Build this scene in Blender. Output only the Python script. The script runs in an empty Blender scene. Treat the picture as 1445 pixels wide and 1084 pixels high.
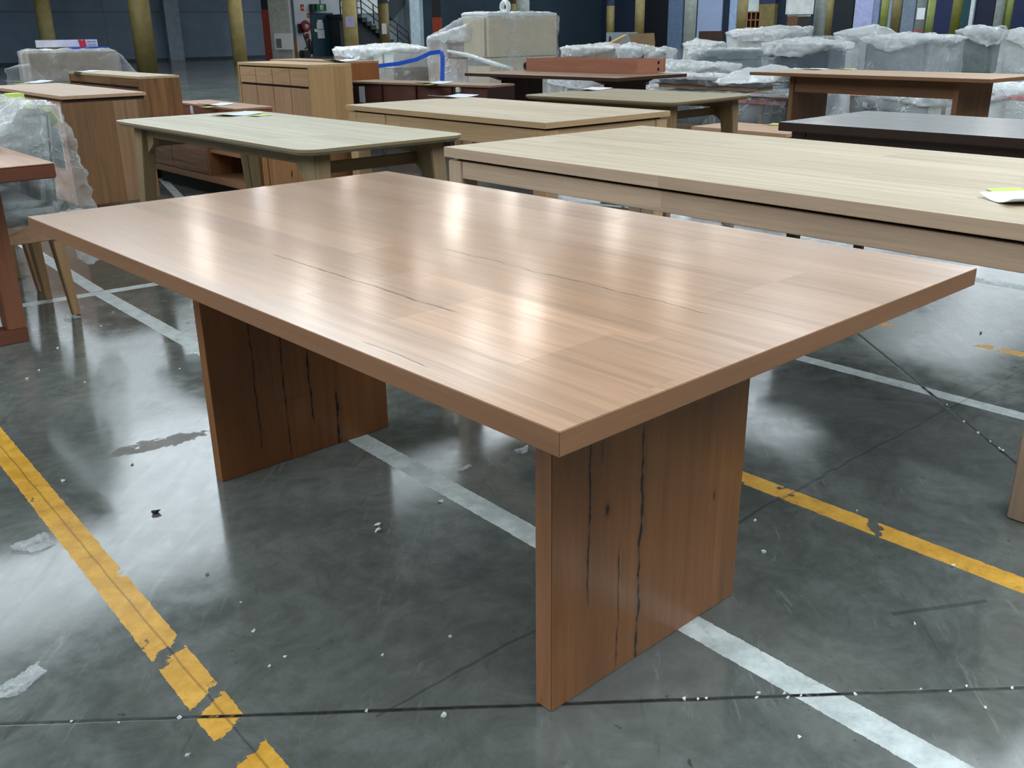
import bpy, bmesh, math, random
from mathutils import Vector, Matrix, noise as mnoise
random.seed(7)
C = bpy.context.scene.collection
SC = bpy.context.scene
PI = math.pi

# ------------------------------------------------------------------ camera
FPX, YAW, PITCH, ROLL = 1335.95, 0.834976, 0.359285, -0.012995
CAM = Vector((-0.73266, -0.72657, 1.20372))
PW, PH = 1445, 1084
cy, sy, cp, sp = math.cos(YAW), math.sin(YAW), math.cos(PITCH), math.sin(PITCH)
FW = Vector((cy*cp, sy*cp, -sp)); R0 = Vector((sy, -cy, 0)); U0 = R0.cross(FW)
RT = R0*math.cos(ROLL) + U0*math.sin(ROLL); UP = U0*math.cos(ROLL) - R0*math.sin(ROLL)
def ray(px, py): return FW*FPX + RT*(px-PW/2) + UP*(PH/2-py)
def az(px, py, z):
    d = ray(px, py); return CAM + d*((z-CAM.z)/d.z)
def ay(px, py, y):
    d = ray(px, py); return CAM + d*((y-CAM.y)/d.y)
def ax(px, py, x):
    d = ray(px, py); return CAM + d*((x-CAM.x)/d.x)
def ad(px, py, dist): return CAM + ray(px, py)*(dist/FPX)

cd = bpy.data.cameras.new('camera'); cam = bpy.data.objects.new('camera', cd); C.objects.link(cam)
M3 = Matrix((RT, UP, -FW)).transposed()
cam.matrix_world = Matrix.Translation(CAM) @ M3.to_4x4()
cd.sensor_fit = 'HORIZONTAL'; cd.sensor_width = 36; cd.lens = FPX/PW*36; cd.clip_end = 300; cd.clip_start = .05
SC.camera = cam

# ------------------------------------------------------------------ materials
def lin(c):
    return tuple(((v/255)/12.92 if v/255 <= .04045 else ((v/255+.055)/1.055)**2.4) for v in c)+(1,)
MATS = {}
class NT:
    def __init__(s, name):
        s.m = bpy.data.materials.new(name); s.m.use_nodes = True
        s.t = s.m.node_tree; s.t.nodes.clear()
        s.out = s.n('ShaderNodeOutputMaterial')
    def n(s, typ, **kw):
        nd = s.t.nodes.new(typ)
        for k, v in kw.items(): setattr(nd, k, v)
        return nd
    def set(s, sock, v):
        if isinstance(v, bpy.types.NodeSocket): s.t.links.new(v, sock)
        else: sock.default_value = v
    def math(s, op, a, b=0.0, c=0.0, clamp=False):
        nd = s.n('ShaderNodeMath', operation=op, use_clamp=clamp)
        s.set(nd.inputs[0], a); s.set(nd.inputs[1], b); s.set(nd.inputs[2], c)
        return nd.outputs[0]
    def noise(s, vec, scale, detail=4, rough=.55, dist=0):
        nd = s.n('ShaderNodeTexNoise'); s.set(nd.inputs['Vector'], vec)
        nd.inputs['Scale'].default_value = scale; nd.inputs['Detail'].default_value = detail
        nd.inputs['Roughness'].default_value = rough; nd.inputs['Distortion'].default_value = dist
        return nd.outputs['Fac']
    def comb(s, x, y, z):
        nd = s.n('ShaderNodeCombineXYZ'); s.set(nd.inputs[0], x); s.set(nd.inputs[1], y); s.set(nd.inputs[2], z); return nd.outputs[0]
    def ramp(s, fac, stops):
        nd = s.n('ShaderNodeValToRGB'); s.set(nd.inputs[0], fac); e = nd.color_ramp.elements
        while len(e) < len(stops): e.new(.5)
        for i, (p, c) in enumerate(stops): e[i].position = p; e[i].color = c
        return nd.outputs[0]
    def mr(s, v, a, b, c=0.0, d=1.0, smooth=True):
        nd = s.n('ShaderNodeMapRange', interpolation_type='SMOOTHSTEP' if smooth else 'LINEAR')
        s.set(nd.inputs[0], v); s.set(nd.inputs[1], a); s.set(nd.inputs[2], b); s.set(nd.inputs[3], c); s.set(nd.inputs[4], d); return nd.outputs[0]
    def mix(s, f, a, b, mode='MIX'):
        nd = s.n('ShaderNodeMix', data_type='RGBA', blend_type=mode); s.set(nd.inputs[0], f); s.set(nd.inputs[6], a); s.set(nd.inputs[7], b); return nd.outputs[2]
    def bsdf(s, col, rough=.5, spec=.5, bump=None, bstr=.2, bdist=.002, coat=0, crough=.2, metal=0):
        nd = s.n('ShaderNodeBsdfPrincipled'); s.set(nd.inputs['Base Color'], col); s.set(nd.inputs['Roughness'], rough)
        s.set(nd.inputs['Specular IOR Level'], spec); s.set(nd.inputs['Metallic'], metal)
        s.set(nd.inputs['Coat Weight'], coat); s.set(nd.inputs['Coat Roughness'], crough)
        if bump is not None:
            b = s.n('ShaderNodeBump'); s.set(b.inputs['Height'], bump); b.inputs['Strength'].default_value = bstr; b.inputs['Distance'].default_value = bdist
            s.set(nd.inputs['Normal'], b.outputs[0])
        return nd.outputs[0]
    def done(s, sh): s.t.links.new(sh, s.out.inputs[0]); return s.m
    def obj_xyz(s):
        tc = s.n('ShaderNodeTexCoord'); sx = s.n('ShaderNodeSeparateXYZ'); s.t.links.new(tc.outputs['Object'], sx.inputs[0])
        return tc.outputs['Object'], sx.outputs

def plain(name, col, rough=.5, spec=.5, var=.12, scale=6, metal=0, bump=0):
    if name in MATS: return MATS[name]
    t = NT(name); v, _ = t.obj_xyz()
    n = t.noise(v, scale, 5); l = lin(col)
    c = t.mix(t.mr(n, .3, .7), tuple(x*(1-var) for x in l[:3])+(1,), tuple(min(1, x*(1+var)) for x in l[:3])+(1,))
    MATS[name] = t.done(t.bsdf(c, rough, spec, n if bump else None, bump, .004, metal=metal)); return MATS[name]

def wood(name, cols, grain='y', plank='x', pw=.09, pl=1.1, rough=.38, coat=0.0, crough=.25, seam=.35, contrast=.28, veins=(), knots=(), patches=(), dark=.0, streak=0.0):
    """grain / plank: object axes. veins: (p, amp, width, g0, g1); knots: (p, g, rp, rg); patches: (p0, p1, g0, g1, factor)"""
    if name in MATS: return MATS[name]
    t = NT(name); v, xyz = t.obj_xyz(); ix = {'x': 0, 'y': 1, 'z': 2}
    g, p = xyz[ix[grain]], xyz[ix[plank]]; q = xyz[3-ix[grain]-ix[plank]]
    pi = t.math('DIVIDE', p, pw); pid = t.math('FLOOR', pi)
    wn = t.n('ShaderNodeTexWhiteNoise', noise_dimensions='1D'); t.set(wn.inputs['W'], t.math('ADD', pid, .37)); r1 = wn.outputs['Value']
    gi = t.math('ADD', t.math('DIVIDE', g, pl), t.math('MULTIPLY', r1, 7.31)); gid = t.math('FLOOR', gi)
    w2 = t.n('ShaderNodeTexWhiteNoise', noise_dimensions='2D'); t.set(w2.inputs['Vector'], t.comb(pid, gid, 0)); r = w2.outputs['Value']
    off = t.math('MULTIPLY', r, 37.0)
    wob = t.noise(t.comb(t.math('MULTIPLY', g, 1.3), t.math('MULTIPLY', p, 5), off), 1, 3)
    pp = t.math('ADD', p, t.math('MULTIPLY', wob, .03)); 
    vec1 = t.comb(t.math('ADD', t.math('MULTIPLY', g, 1.6), off), t.math('MULTIPLY', pp, 34), t.math('MULTIPLY', q, 34))
    n1 = t.noise(vec1, 1, 5, .6, .3)
    vec2 = t.comb(t.math('ADD', t.math('MULTIPLY', g, 7), off), t.math('MULTIPLY', pp, 260), t.math('MULTIPLY', q, 260))
    n2 = t.noise(vec2, 1, 3, .6)
    k = len(cols)
    base = t.ramp(r, [(i/(k-1), lin(c)) for i, c in enumerate(cols)])
    f = t.math('ADD', t.math('MULTIPLY', t.mr(n1, .28, .72), contrast), t.math('MULTIPLY', t.mr(n2, .3, .7), contrast*.45))
    f = t.math('SUBTRACT', 1+contrast*.7, f)
    col = t.mix(1.0, base, t.comb(f, f, f), 'MULTIPLY')
    if streak:
        n3 = t.noise(t.comb(t.math('ADD', t.math('MULTIPLY', g, .9), off), t.math('MULTIPLY', pp, 16), t.math('MULTIPLY', q, 16)), 1, 4, .65, .6)
        col = t.mix(t.math('MULTIPLY', t.mr(n3, .50, .66), streak), col, tuple(x*.34 for x in lin(cols[0])[:3])+(1,))
    if seam:
        fr = t.math('FRACT', pi); s1 = t.mr(t.math('MINIMUM', fr, t.math('SUBTRACT', 1, fr)), .004, .016, 1, 0)
        fg = t.math('FRACT', gi); s2 = t.mr(t.math('MINIMUM', fg, t.math('SUBTRACT', 1, fg)), .0004, .0014, 1, 0)
        sm = t.math('MULTIPLY', t.math('MULTIPLY', t.math('MAXIMUM', s1, s2), seam), t.mr(t.noise(v, 3, 2), .4, .6, .25, 1))
        col = t.mix(t.math('MULTIPLY', sm, .8), col, t.mix(1.0, col, (.42, .38, .36, 1), 'MULTIPLY'))
    ns = [t.noise(t.comb(t.math('MULTIPLY', g, 6), i*9.1, 0), 1, 5, .6) for i in range(2)] if (veins or patches) else None
    for (p0, p1, g0, g1, fac) in patches:
        m = t.math('MULTIPLY', t.math('MULTIPLY', t.math('GREATER_THAN', p, p0), t.math('LESS_THAN', p, p1)), t.math('MULTIPLY', t.math('GREATER_THAN', g, g0), t.math('LESS_THAN', g, g1)))
        col = t.mix(m, col, t.mix(1.0, col, (fac, fac*.99, fac*.99, 1), 'MULTIPLY'))
    for i, (p0, amp, wd, g0, g1) in enumerate(veins):
        c0 = t.math('ADD', t.math('SUBTRACT', p, p0), t.math('MULTIPLY', t.math('SUBTRACT', ns[i % 2], .5), amp))
        th = t.math('MULTIPLY', wd, t.mr(t.noise(t.comb(t.math('MULTIPLY', g, 30), i*3.3, 0), 1, 2), .3, .7, .25, 1.3))
        m = t.math('MULTIPLY', t.math('LESS_THAN', t.math('ABSOLUTE', c0), th), t.math('MULTIPLY', t.mr(g, g0, g0+.04), t.mr(g, g1-.04, g1, 1, 0)))
        halo = t.mr(t.math('ABSOLUTE', c0), 0, wd*5, .22, 0); halo = t.math('MULTIPLY', halo, t.math('MULTIPLY', t.mr(g, g0, g0+.05), t.mr(g, g1-.05, g1, 1, 0)))
        col = t.mix(halo, col, lin((60, 32, 18))); col = t.mix(m, col, lin((24, 13, 8)))
    for (p0, g0, rp, rg) in knots:
        a = t.math('DIVIDE', t.math('SUBTRACT', p, p0), rp); b = t.math('DIVIDE', t.math('SUBTRACT', g, g0), rg)
        e = t.math('SQRT', t.math('ADD', t.math('MULTIPLY', a, a), t.math('MULTIPLY', b, b)))
        col = t.mix(t.mr(e, .8, 3, .5, 0), col, lin((70, 38, 20))); col = t.mix(t.mr(e, .75, 1.1, 1, 0), col, lin((22, 12, 8)))
    rg = t.mr(n1, .2, .8, rough*.85, rough*1.2)
    MATS[name] = t.done(t.bsdf(col, rg, .5, n2, .06, .001, coat, crough)); return MATS[name]

def plastic(name, tint=(236, 240, 242), base=.16, streak=.62, scale=7, white=.0):
    if name in MATS: return MATS[name]
    t = NT(name); v, _ = t.obj_xyz()
    n = t.noise(v, scale, 3, .55, .6); n2 = t.noise(v, scale*.5, 2, .5, .8); n3 = t.noise(v, scale*.22, 2)
    ridge = t.math('MULTIPLY', t.mr(t.math('ABSOLUTE', t.math('SUBTRACT', n2, .5)), 0, .024, 1, 0), t.mr(n3, .42, .62))
    lw = t.n('ShaderNodeLayerWeight'); lw.inputs[0].default_value = .3
    f = t.math('ADD', base, t.math('MULTIPLY', ridge, streak*.8))
    f = t.math('ADD', f, t.math('MULTIPLY', t.mr(n3, .46, .7), streak*.55))
    f = t.math('ADD', f, t.math('MULTIPLY', lw.outputs['Facing'], .25))
    f = t.math('MINIMUM', f, .92)
    h = t.math('ADD', n, t.math('MULTIPLY', ridge, .5))
    sh = t.bsdf(lin(tint), .2, .9, h, .8, .025)
    tr = t.n('ShaderNodeBsdfTransparent')
    mx = t.n('ShaderNodeMixShader'); t.set(mx.inputs[0], f); t.t.links.new(tr.outputs[0], mx.inputs[1]); t.t.links.new(sh, mx.inputs[2])
    MATS[name] = t.done(mx.outputs[0]); return MATS[name]

# ------------------------------------------------------------------ mesh helpers
class MB:
    def __init__(s): s.b = bmesh.new()
    def hexa(s, pts, bev=0):
        vs = [s.b.verts.new(p) for p in pts]; fs = []
        for q in ((3, 2, 1, 0), (4, 5, 6, 7), (0, 1, 5, 4), (1, 2, 6, 5), (2, 3, 7, 6), (3, 0, 4, 7)): fs.append(s.b.faces.new([vs[i] for i in q]))
        if bev: 
            es = list({e for f in fs for e in f.edges}); bmesh.ops.bevel(s.b, geom=es, offset=bev, segments=2, affect='EDGES', clamp_overlap=True)
        return s
    def box(s, x0, x1, y0, y1, z0, z1, bev=.002):
        x0, x1 = sorted((x0, x1)); y0, y1 = sorted((y0, y1)); z0, z1 = sorted((z0, z1))
        return s.hexa([(x0, y0, z0), (x1, y0, z0), (x1, y1, z0), (x0, y1, z0), (x0, y0, z1), (x1, y0, z1), (x1, y1, z1), (x0, y1, z1)], bev)
    def taper(s, c0, s0, c1, s1, z0, z1, bev=.003):
        f = lambda c, h, z: [(c[0]-h[0], c[1]-h[1], z), (c[0]+h[0], c[1]-h[1], z), (c[0]+h[0], c[1]+h[1], z), (c[0]-h[0], c[1]+h[1], z)]
        return s.hexa(f(c0, s0, z0)+f(c1, s1, z1), bev)
    def prism(s, poly, z0, z1, bev=0, top=None):
        """poly in xy (counter-clockwise) between z0 and z1; top = optional polygon for the upper face"""
        a = [s.b.verts.new((x, y, z0)) for x, y in poly]; b = [s.b.verts.new((x, y, z1)) for x, y in (top or poly)]; n = len(poly); fs = []
        fs.append(s.b.faces.new(a[::-1])); fs.append(s.b.faces.new(b))
        for i in range(n): fs.append(s.b.faces.new((a[i], a[(i+1) % n], b[(i+1) % n], b[i])))
        if bev:
            es = list({e for f in fs for e in f.edges}); bmesh.ops.bevel(s.b, geom=es, offset=bev, segments=2, affect='EDGES', clamp_overlap=True)
        return s
    def prism_ax(s, poly, a0, a1, axis, bev=0):
        """polygon (u,v) extruded along 'x' (u=y,v=z) or 'y' (u=x,v=z)"""
        f = (lambda u, v, a: (a, u, v)) if axis == 'x' else (lambda u, v, a: (u, a, v))
        a = [s.b.verts.new(f(u, v, a0)) for u, v in poly]; b = [s.b.verts.new(f(u, v, a1)) for u, v in poly]; n = len(poly); fs = [s.b.faces.new(a), s.b.faces.new(b[::-1])]
        for i in range(n): fs.append(s.b.faces.new((a[i], b[i], b[(i+1) % n], a[(i+1) % n])))
        bmesh.ops.recalc_face_normals(s.b, faces=fs)
        if bev:
            es = list({e for q in fs for e in q.edges}); bmesh.ops.bevel(s.b, geom=es, offset=bev, segments=2, affect='EDGES', clamp_overlap=True)
        return s
    def tube(s, pts, r, n=10, cap=True):
        pts = [Vector(p) for p in pts]; rings = []
        for i, p in enumerate(pts):
            d = (pts[min(i+1, len(pts)-1)]-pts[max(i-1, 0)]).normalized()
            a = d.orthogonal().normalized() if i == 0 else (pa - d*pa.dot(d)).normalized()
            pa = a; b = d.cross(a); rr = r[i] if isinstance(r, (list, tuple)) else r
            rings.append([s.b.verts.new(p+(a*math.cos(k*2*PI/n)+b*math.sin(k*2*PI/n))*rr) for k in range(n)])
        for u, w in zip(rings, rings[1:]):
            for k in range(n):
                f = s.b.faces.new((u[k], u[(k+1) % n], w[(k+1) % n], w[k])); f.smooth = True
        if cap: s.b.faces.new(rings[0][::-1]); s.b.faces.new(rings[-1])
        return s
    def ring(s, c, R, r, axis='y', n=32, m=8):
        """torus around centre c"""
        rows = []
        for i in range(n):
            a = 2*PI*i/n; row = []
            for k in range(m):
                b = 2*PI*k/m; d = R+r*math.cos(b); u, w, h = d*math.cos(a), d*math.sin(a), r*math.sin(b)
                row.append(s.b.verts.new((c[0]+u, c[1]+h, c[2]+w) if axis == 'y' else ((c[0]+h, c[1]+u, c[2]+w) if axis == 'x' else (c[0]+u, c[1]+w, c[2]+h))))
            rows.append(row)
        for i in range(n):
            for k in range(m):
                f = s.b.faces.new((rows[i][k], rows[(i+1) % n][k], rows[(i+1) % n][(k+1) % m], rows[i][(k+1) % m])); f.smooth = True
        return s
    def ribbon(s, pts, w, up=Vector((0, 0, 1)), th=.002):
        pts = [Vector(p) for p in pts]; rows = []
        for i, p in enumerate(pts):
            d = (pts[min(i+1, len(pts)-1)]-pts[max(i-1, 0)]).normalized(); u = (up-d*up.dot(d)).normalized() if abs(up.dot(d)) < .98 else Vector((.6, -.8, 0)); nn = d.cross(u)
            rows.append([s.b.verts.new(p+u*(w/2*a)+nn*(th*b)) for a, b in ((-1, -1), (1, -1), (1, 1), (-1, 1))])
        for a, b in zip(rows, rows[1:]):
            for k in range(4): s.b.faces.new((a[k], a[(k+1) % 4], b[(k+1) % 4], b[k]))
        s.b.faces.new(rows[0][::-1]); s.b.faces.new(rows[-1]); return s
    def hull(s, pts):
        vs = [s.b.verts.new(p) for p in pts]; r = bmesh.ops.convex_hull(s.b, input=vs)
        bad = [g for g in r['geom_interior'] if isinstance(g, bmesh.types.BMVert)]
        if bad: bmesh.ops.delete(s.b, geom=bad, context='VERTS')
        return s
    def build(s, name, mat, parent=None, loc=None, smooth=False):
        bmesh.ops.recalc_face_normals(s.b, faces=s.b.faces)
        me = bpy.data.meshes.new(name); s.b.to_mesh(me); s.b.free()
        if smooth:
            for f in me.polygons: f.use_smooth = True
        me.materials.append(mat); o = bpy.data.objects.new(name, me); C.objects.link(o)
        if parent is not None: o.parent = parent
        if loc is not None: o.location = loc
        return o

def tag(o, label=None, cat=None, group=None, kind=None):
    if label: o['label'] = label
    if cat: o['category'] = cat
    if group: o['group'] = group
    if kind: o['kind'] = kind
    return o
def thing(name, label, cat, loc=(0, 0, 0), rz=0, group=None):
    o = bpy.data.objects.new(name, None); C.objects.link(o); o.location = loc; o.rotation_euler = (0, 0, rz); o.empty_display_size = .1
    return tag(o, label, cat, group)
def struct(mb, name, mat, loc=None): return tag(mb.build(name, mat, None, loc), kind='structure')
def copy_tree(o, parent=None):
    c = o.copy(); C.objects.link(c)
    if parent is not None: c.parent = parent
    for ch in list(o.children): copy_tree(ch, c)
    return c
def rrect(x0, x1, y0, y1, r, n=6):
    P = []
    for (cx, cyy, a0) in ((x1-r, y1-r, 0), (x0+r, y1-r, 90), (x0+r, y0+r, 180), (x1-r, y0+r, 270)):
        for i in range(n+1):
            a = math.radians(a0+90*i/n); P.append((cx+r*math.cos(a), cyy+r*math.sin(a)))
    return P
CLOUD = {}
def cloud(scale):
    if scale not in CLOUD:
        tx = bpy.data.textures.new('cloud', 'CLOUDS'); tx.noise_scale = scale; tx.noise_depth = 3; CLOUD[scale] = tx
    return CLOUD[scale]
def crumple(o, voxel=.04, strength=.05, scale=.18):
    m = o.modifiers.new('remesh', 'REMESH'); m.mode = 'VOXEL'; m.voxel_size = voxel; m.use_smooth_shade = True
    d = o.modifiers.new('crumple', 'DISPLACE'); d.texture = cloud(scale); d.strength = strength; d.mid_level = .5; d.texture_coords = 'LOCAL'
    if voxel < .03:
        d = o.modifiers.new('creases', 'DISPLACE'); d.texture = cloud(round(scale*.4, 3)); d.strength = strength*.55; d.mid_level = .5; d.texture_coords = 'LOCAL'
    return o

# ------------------------------------------------------------------ palette
W_MAIN_COLS = [(178, 142, 115), (187, 151, 124), (170, 134, 107), (191, 156, 130), (182, 146, 119)]
OAK = [(198, 180, 154), (205, 188, 163), (192, 173, 146), (202, 185, 159)]
OAKR = [(196, 166, 140), (202, 172, 146), (190, 160, 134)]
GREY = [(186, 175, 150), (194, 185, 162), (182, 171, 147)]
BRN = [(140, 108, 80), (148, 115, 87), (132, 100, 73)]
RED = [(126, 78, 54), (134, 85, 59), (118, 71, 48)]
PLY = [(172, 134, 108), (184, 138, 110), (172, 126, 98)]
ESP = [(40, 26, 22), (46, 30, 25), (36, 23, 20)]
STK = [(136, 98, 62), (150, 110, 72), (122, 84, 51), (144, 104, 67)]
GLD = [(186, 146, 98), (194, 154, 106), (178, 138, 92)]
paper = plain('paper_white', (228, 234, 240), .6, .3, .02)
lime = plain('lime_sticker', (202, 216, 110), .55, .3, .04)
black = plain('black_steel', (16, 16, 17), .45)
plast = plastic('clear_film')
plast_soft = plastic('milky_film', (240, 243, 244), .5, .6, 7)
plast_shiny = plastic('shiny_film', (240, 244, 244), .14, .75, 11)
plast_thin = plastic('thin_film', (235, 240, 244), .08, .5, 9)

# ------------------------------------------------------------------ setting
def floor_mat():
    t = NT('stained_concrete'); v, xyz = t.obj_xyz(); X, Y = xyz[0], xyz[1]
    big = t.noise(v, .55, 5, .6, .5); mid = t.noise(v, 2.3, 7, .65, .7); fine = t.noise(v, 14, 6, .7); grit = t.noise(v, 90, 2)
    swirl = t.noise(v, 4.5, 6, .7, 2.5)
    c = t.ramp(t.math('ADD', t.math('MULTIPLY', big, .5), t.math('MULTIPLY', mid, .5)), [(.3, lin((76, 80, 76))), (.5, lin((98, 102, 98))), (.7, lin((128, 131, 126)))])
    f = t.mr(swirl, .3, .75, .82, 1.16); c = t.mix(1.0, c, t.comb(f, f, f), 'MULTIPLY')
    f = t.mr(fine, .3, .7, .88, 1.1); c = t.mix(1.0, c, t.comb(f, f, f), 'MULTIPLY')
    c = t.mix(t.mr(t.noise(v, 7, 5, .75, 1.2), .68, .76, 0, .4), c, lin((60, 58, 54)))
    scf = t.noise(t.comb(t.math('MULTIPLY', t.math('ADD', X, Y), 2.2), t.math('MULTIPLY', t.math('SUBTRACT', X, Y), 13), 0), 1, 6, .72, 1.2)
    c = t.mix(t.mr(scf, .60, .70, 0, .38), c, lin((52, 52, 49))); c = t.mix(t.mr(scf, .30, .40, .30, 0), c, lin((150, 154, 150)))
    pit = t.mr(t.noise(v, 34, 3, .6, .5), .70, .75, 0, .7); c = t.mix(pit, c, lin((44, 42, 39)))
    rough = t.mr(t.math('ADD', t.math('MULTIPLY', mid, .6), t.math('MULTIPLY', fine, .4)), .3, .7, .07, .19)
    chip = t.noise(v, 16, 6, .7); chip2 = t.noise(v, 5, 5, .65, .6)
    edge = t.math('MULTIPLY', t.math('SUBTRACT', t.noise(v, 34, 6, .75), .5), .014)
    def band(a, b, slope, half, lo, hi, axis='y', wear=.7, gaps=()):
        u, w = (Y, X) if axis == 'y' else (X, Y)
        ctr = t.math('ADD', a, t.math('MULTIPLY', t.math('SUBTRACT', u, b), slope))
        dd = t.math('ADD', t.math('ABSOLUTE', t.math('SUBTRACT', w, ctr)), edge)
        m = t.math('MULTIPLY', t.math('LESS_THAN', dd, half), t.math('MULTIPLY', t.math('GREATER_THAN', u, lo), t.math('LESS_THAN', u, hi)))
        m = t.math('MULTIPLY', m, t.math('LESS_THAN', t.math('ADD', t.math('MULTIPLY', chip, .5), t.math('MULTIPLY', chip2, .5)), wear))
        for g0, g1 in gaps:
            e2 = t.math('ADD', u, t.math('MULTIPLY', t.math('SUBTRACT', t.noise(v, 22, 5, .7), .5), .09))
            e2 = t.math('ADD', e2, t.math('MULTIPLY', t.math('SUBTRACT', w, a), -.6))
            m = t.math('MULTIPLY', m, t.math('SUBTRACT', 1, t.math('MULTIPLY', t.math('GREATER_THAN', e2, g0), t.math('LESS_THAN', e2, g1))))
        return m
    wcol = t.mix(t.mr(fine, .3, .75), lin((168, 176, 174)), lin((214, 220, 218)))
    ycol = t.mix(t.mr(fine, .3, .75), lin((198, 144, 50)), lin((230, 178, 76)))
    dirt = t.mr(t.noise(v, 11, 6, .75, 1.5), .56, .70, 0, .55)
    ycol = t.mix(dirt, ycol, lin((128, 96, 48))); wcol = t.mix(dirt, wcol, lin((118, 122, 120)))
    whites = [band(.693, 0, .032, .036, -3, 4.0, wear=.66), band(.875, 4.9, .06, .034, 4.07, 9.5, wear=.66), band(4.06, .45, -.09, .036, -2, 1.7, 'x', .64),
              band(2.41, .7, 0.0, .032, -.6, 1.7, wear=.6), band(4.08, 1, 0.0, .05, -.5, 2.5, wear=.55), band(2.5, 7, .3, .035, 5.8, 8, wear=.6), band(4.35, 4, -.3, .04, 3.4, 4.6, wear=.6),
              band(-.42, 1.5, .1, .03, 1.35, 1.62, wear=.7)]
    yel = [band(-.165, .9, .045, .037, -1, 4.6, wear=.60, gaps=((.955, .99), (.765, .80), (.60, .685))), band(1.375, .2, .01, .034, -2, .68, wear=.6, gaps=((.215, .245),)), band(3.05, .8, 0.0, .03, .4, 1.15, wear=.48)]
    paintm = 0.0
    for m in whites: c = t.mix(m, c, wcol); paintm = t.math('MAXIMUM', m, paintm)
    for m in yel: c = t.mix(m, c, ycol); paintm = t.math('MAXIMUM', m, paintm)
    # scratch along the yellow line and saw-cut joints
    def seam(x0, y0, x1, y1, half, ext0=0, ext1=0, nz=.01):
        dx, dy = x1-x0, y1-y0; L = math.hypot(dx, dy); ux, uy = dx/L, dy/L
        rx, ry = t.math('SUBTRACT', X, x0), t.math('SUBTRACT', Y, y0)
        al = t.math('ADD', t.math('MULTIPLY', rx, ux), t.math('MULTIPLY', ry, uy)); pe = t.math('SUBTRACT', t.math('MULTIPLY', rx, uy), t.math('MULTIPLY', ry, ux))
        pe = t.math('ADD', pe, t.math('MULTIPLY', t.math('SUBTRACT', t.noise(v, 9, 4), .5), nz))
        m = t.mr(t.math('ABSOLUTE', pe), half*.6, half*1.5, 1, 0)
        return t.math('MULTIPLY', m, t.math('MULTIPLY', t.math('GREATER_THAN', al, -ext0), t.math('LESS_THAN', al, L+ext1)))
    joint = None
    for a in ((-.48, .98, 1.0, -.27, .0045, 3, 6), (2.01, .12, 2.86, 1.10, .006, 4, 5)):
        s = seam(*a, nz=.006); joint = s if joint is None else t.math('MAXIMUM', joint, s)
    jm = t.math('MULTIPLY', joint, t.mr(t.noise(v, 40, 3), .35, .5, .8, 1))
    c = t.mix(jm, c, lin((14, 14, 14)))
    crack = t.math('MAXIMUM', seam(.04, .52, 2.33, .46, .0035, 0, 0, .03), seam(2.33, .46, 2.95, .44, .003, 0, 3, .02))
    for a in ((-.155, 1.0, -.10, 2.37, .0022, .5, 2, .008), (1.25, -.1, 1.05, .02, .006, 0, 0, .02), (.1, 2.3, .5, 2.25, .003, 0, 0, .05)):
        crack = t.math('MAXIMUM', crack, seam(*a))
    c = t.mix(t.math('MULTIPLY', crack, .42), c, lin((34, 34, 33)))
    # worn scab of old adhesive
    ex = t.math('DIVIDE', t.math('SUBTRACT', X, .27), .17); ey = t.math('DIVIDE', t.math('ADD', t.math('SUBTRACT', Y, 2.03), t.math('MULTIPLY', t.math('SUBTRACT', X, .27), .15)), .05)
    el = t.math('ADD', t.math('ADD', t.math('MULTIPLY', ex, ex), t.math('MULTIPLY', ey, ey)), t.math('MULTIPLY', t.math('SUBTRACT', chip, .5), 4))
    c = t.mix(t.mr(el, .5, .8, .9, 0), c, lin((112, 104, 94)))
    rough = t.math('ADD', rough, t.math('MULTIPLY', paintm, .25)); rough = t.math('ADD', rough, t.math('MULTIPLY', jm, .4), clamp=True); rough = t.math('ADD', rough, t.math('MULTIPLY', t.mr(el, .5, .8, 1, 0), .35), clamp=True)
    h = t.math('SUBTRACT', t.math('ADD', t.math('MULTIPLY', fine, .25), t.math('MULTIPLY', mid, .6)), t.math('MULTIPLY', jm, 2))
    return t.done(t.bsdf(c, rough, t.math('MULTIPLY', t.mr(t.math('ADD', t.math('MULTIPLY', swirl, .5), t.math('MULTIPLY', scf, .5)), .32, .66, .9, .5), t.math('SUBTRACT', 1, t.math('MULTIPLY', paintm, .6))), h, .05, .006))
struct(MB().box(-14, 48.3, -12, 44.3, -.2, 0, 0), 'floor', floor_mat())

def wall_mat(name, col, seamz=(2.1,), seamx=6.0):
    t = NT(name); v, xyz = t.obj_xyz(); n = t.noise(v, .8, 5, .6); n2 = t.noise(v, 6, 4)
    l = lin(col); c = t.mix(t.mr(n, .3, .7), tuple(x*.86 for x in l[:3])+(1,), tuple(x*1.1 for x in l[:3])+(1,))
    for z in seamz: c = t.mix(t.mr(t.math('ABSOLUTE', t.math('SUBTRACT', xyz[2], z)), .015, .05, .5, 0), c, tuple(x*.35 for x in l[:3])+(1,))
    fr = t.math('FRACT', t.math('DIVIDE', t.math('ADD', xyz[0], xyz[1]), seamx)); c = t.mix(t.mr(fr, .0, .012, .45, 0), c, tuple(x*.4 for x in l[:3])+(1,))
    return t.done(t.bsdf(c, .7, .3, n2, .1, .01))
WB = wall_mat('painted_block_wall', (108, 126, 146))
struct(MB().box(-14, 25.1, 44, 44.3, 0, 7, 0), 'wall_back', WB)
struct(MB().box(25.1, 29.4, 44, 44.3, 0, 7, 0), 'wall_back.001', wall_mat('white_block_wall', (206, 214, 224), (), 4))
struct(MB().box(29.4, 33.5, 44, 44.3, 0, 7, 0), 'wall_back.002', wall_mat('stair_wall', (150, 164, 176), (), 5))
struct(MB().box(33.5, 48.3, 44, 44.3, 0, 7, 0), 'wall_back.003', wall_mat('dark_cladding', (34, 50, 62), (3.2,), 2.0))
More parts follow.
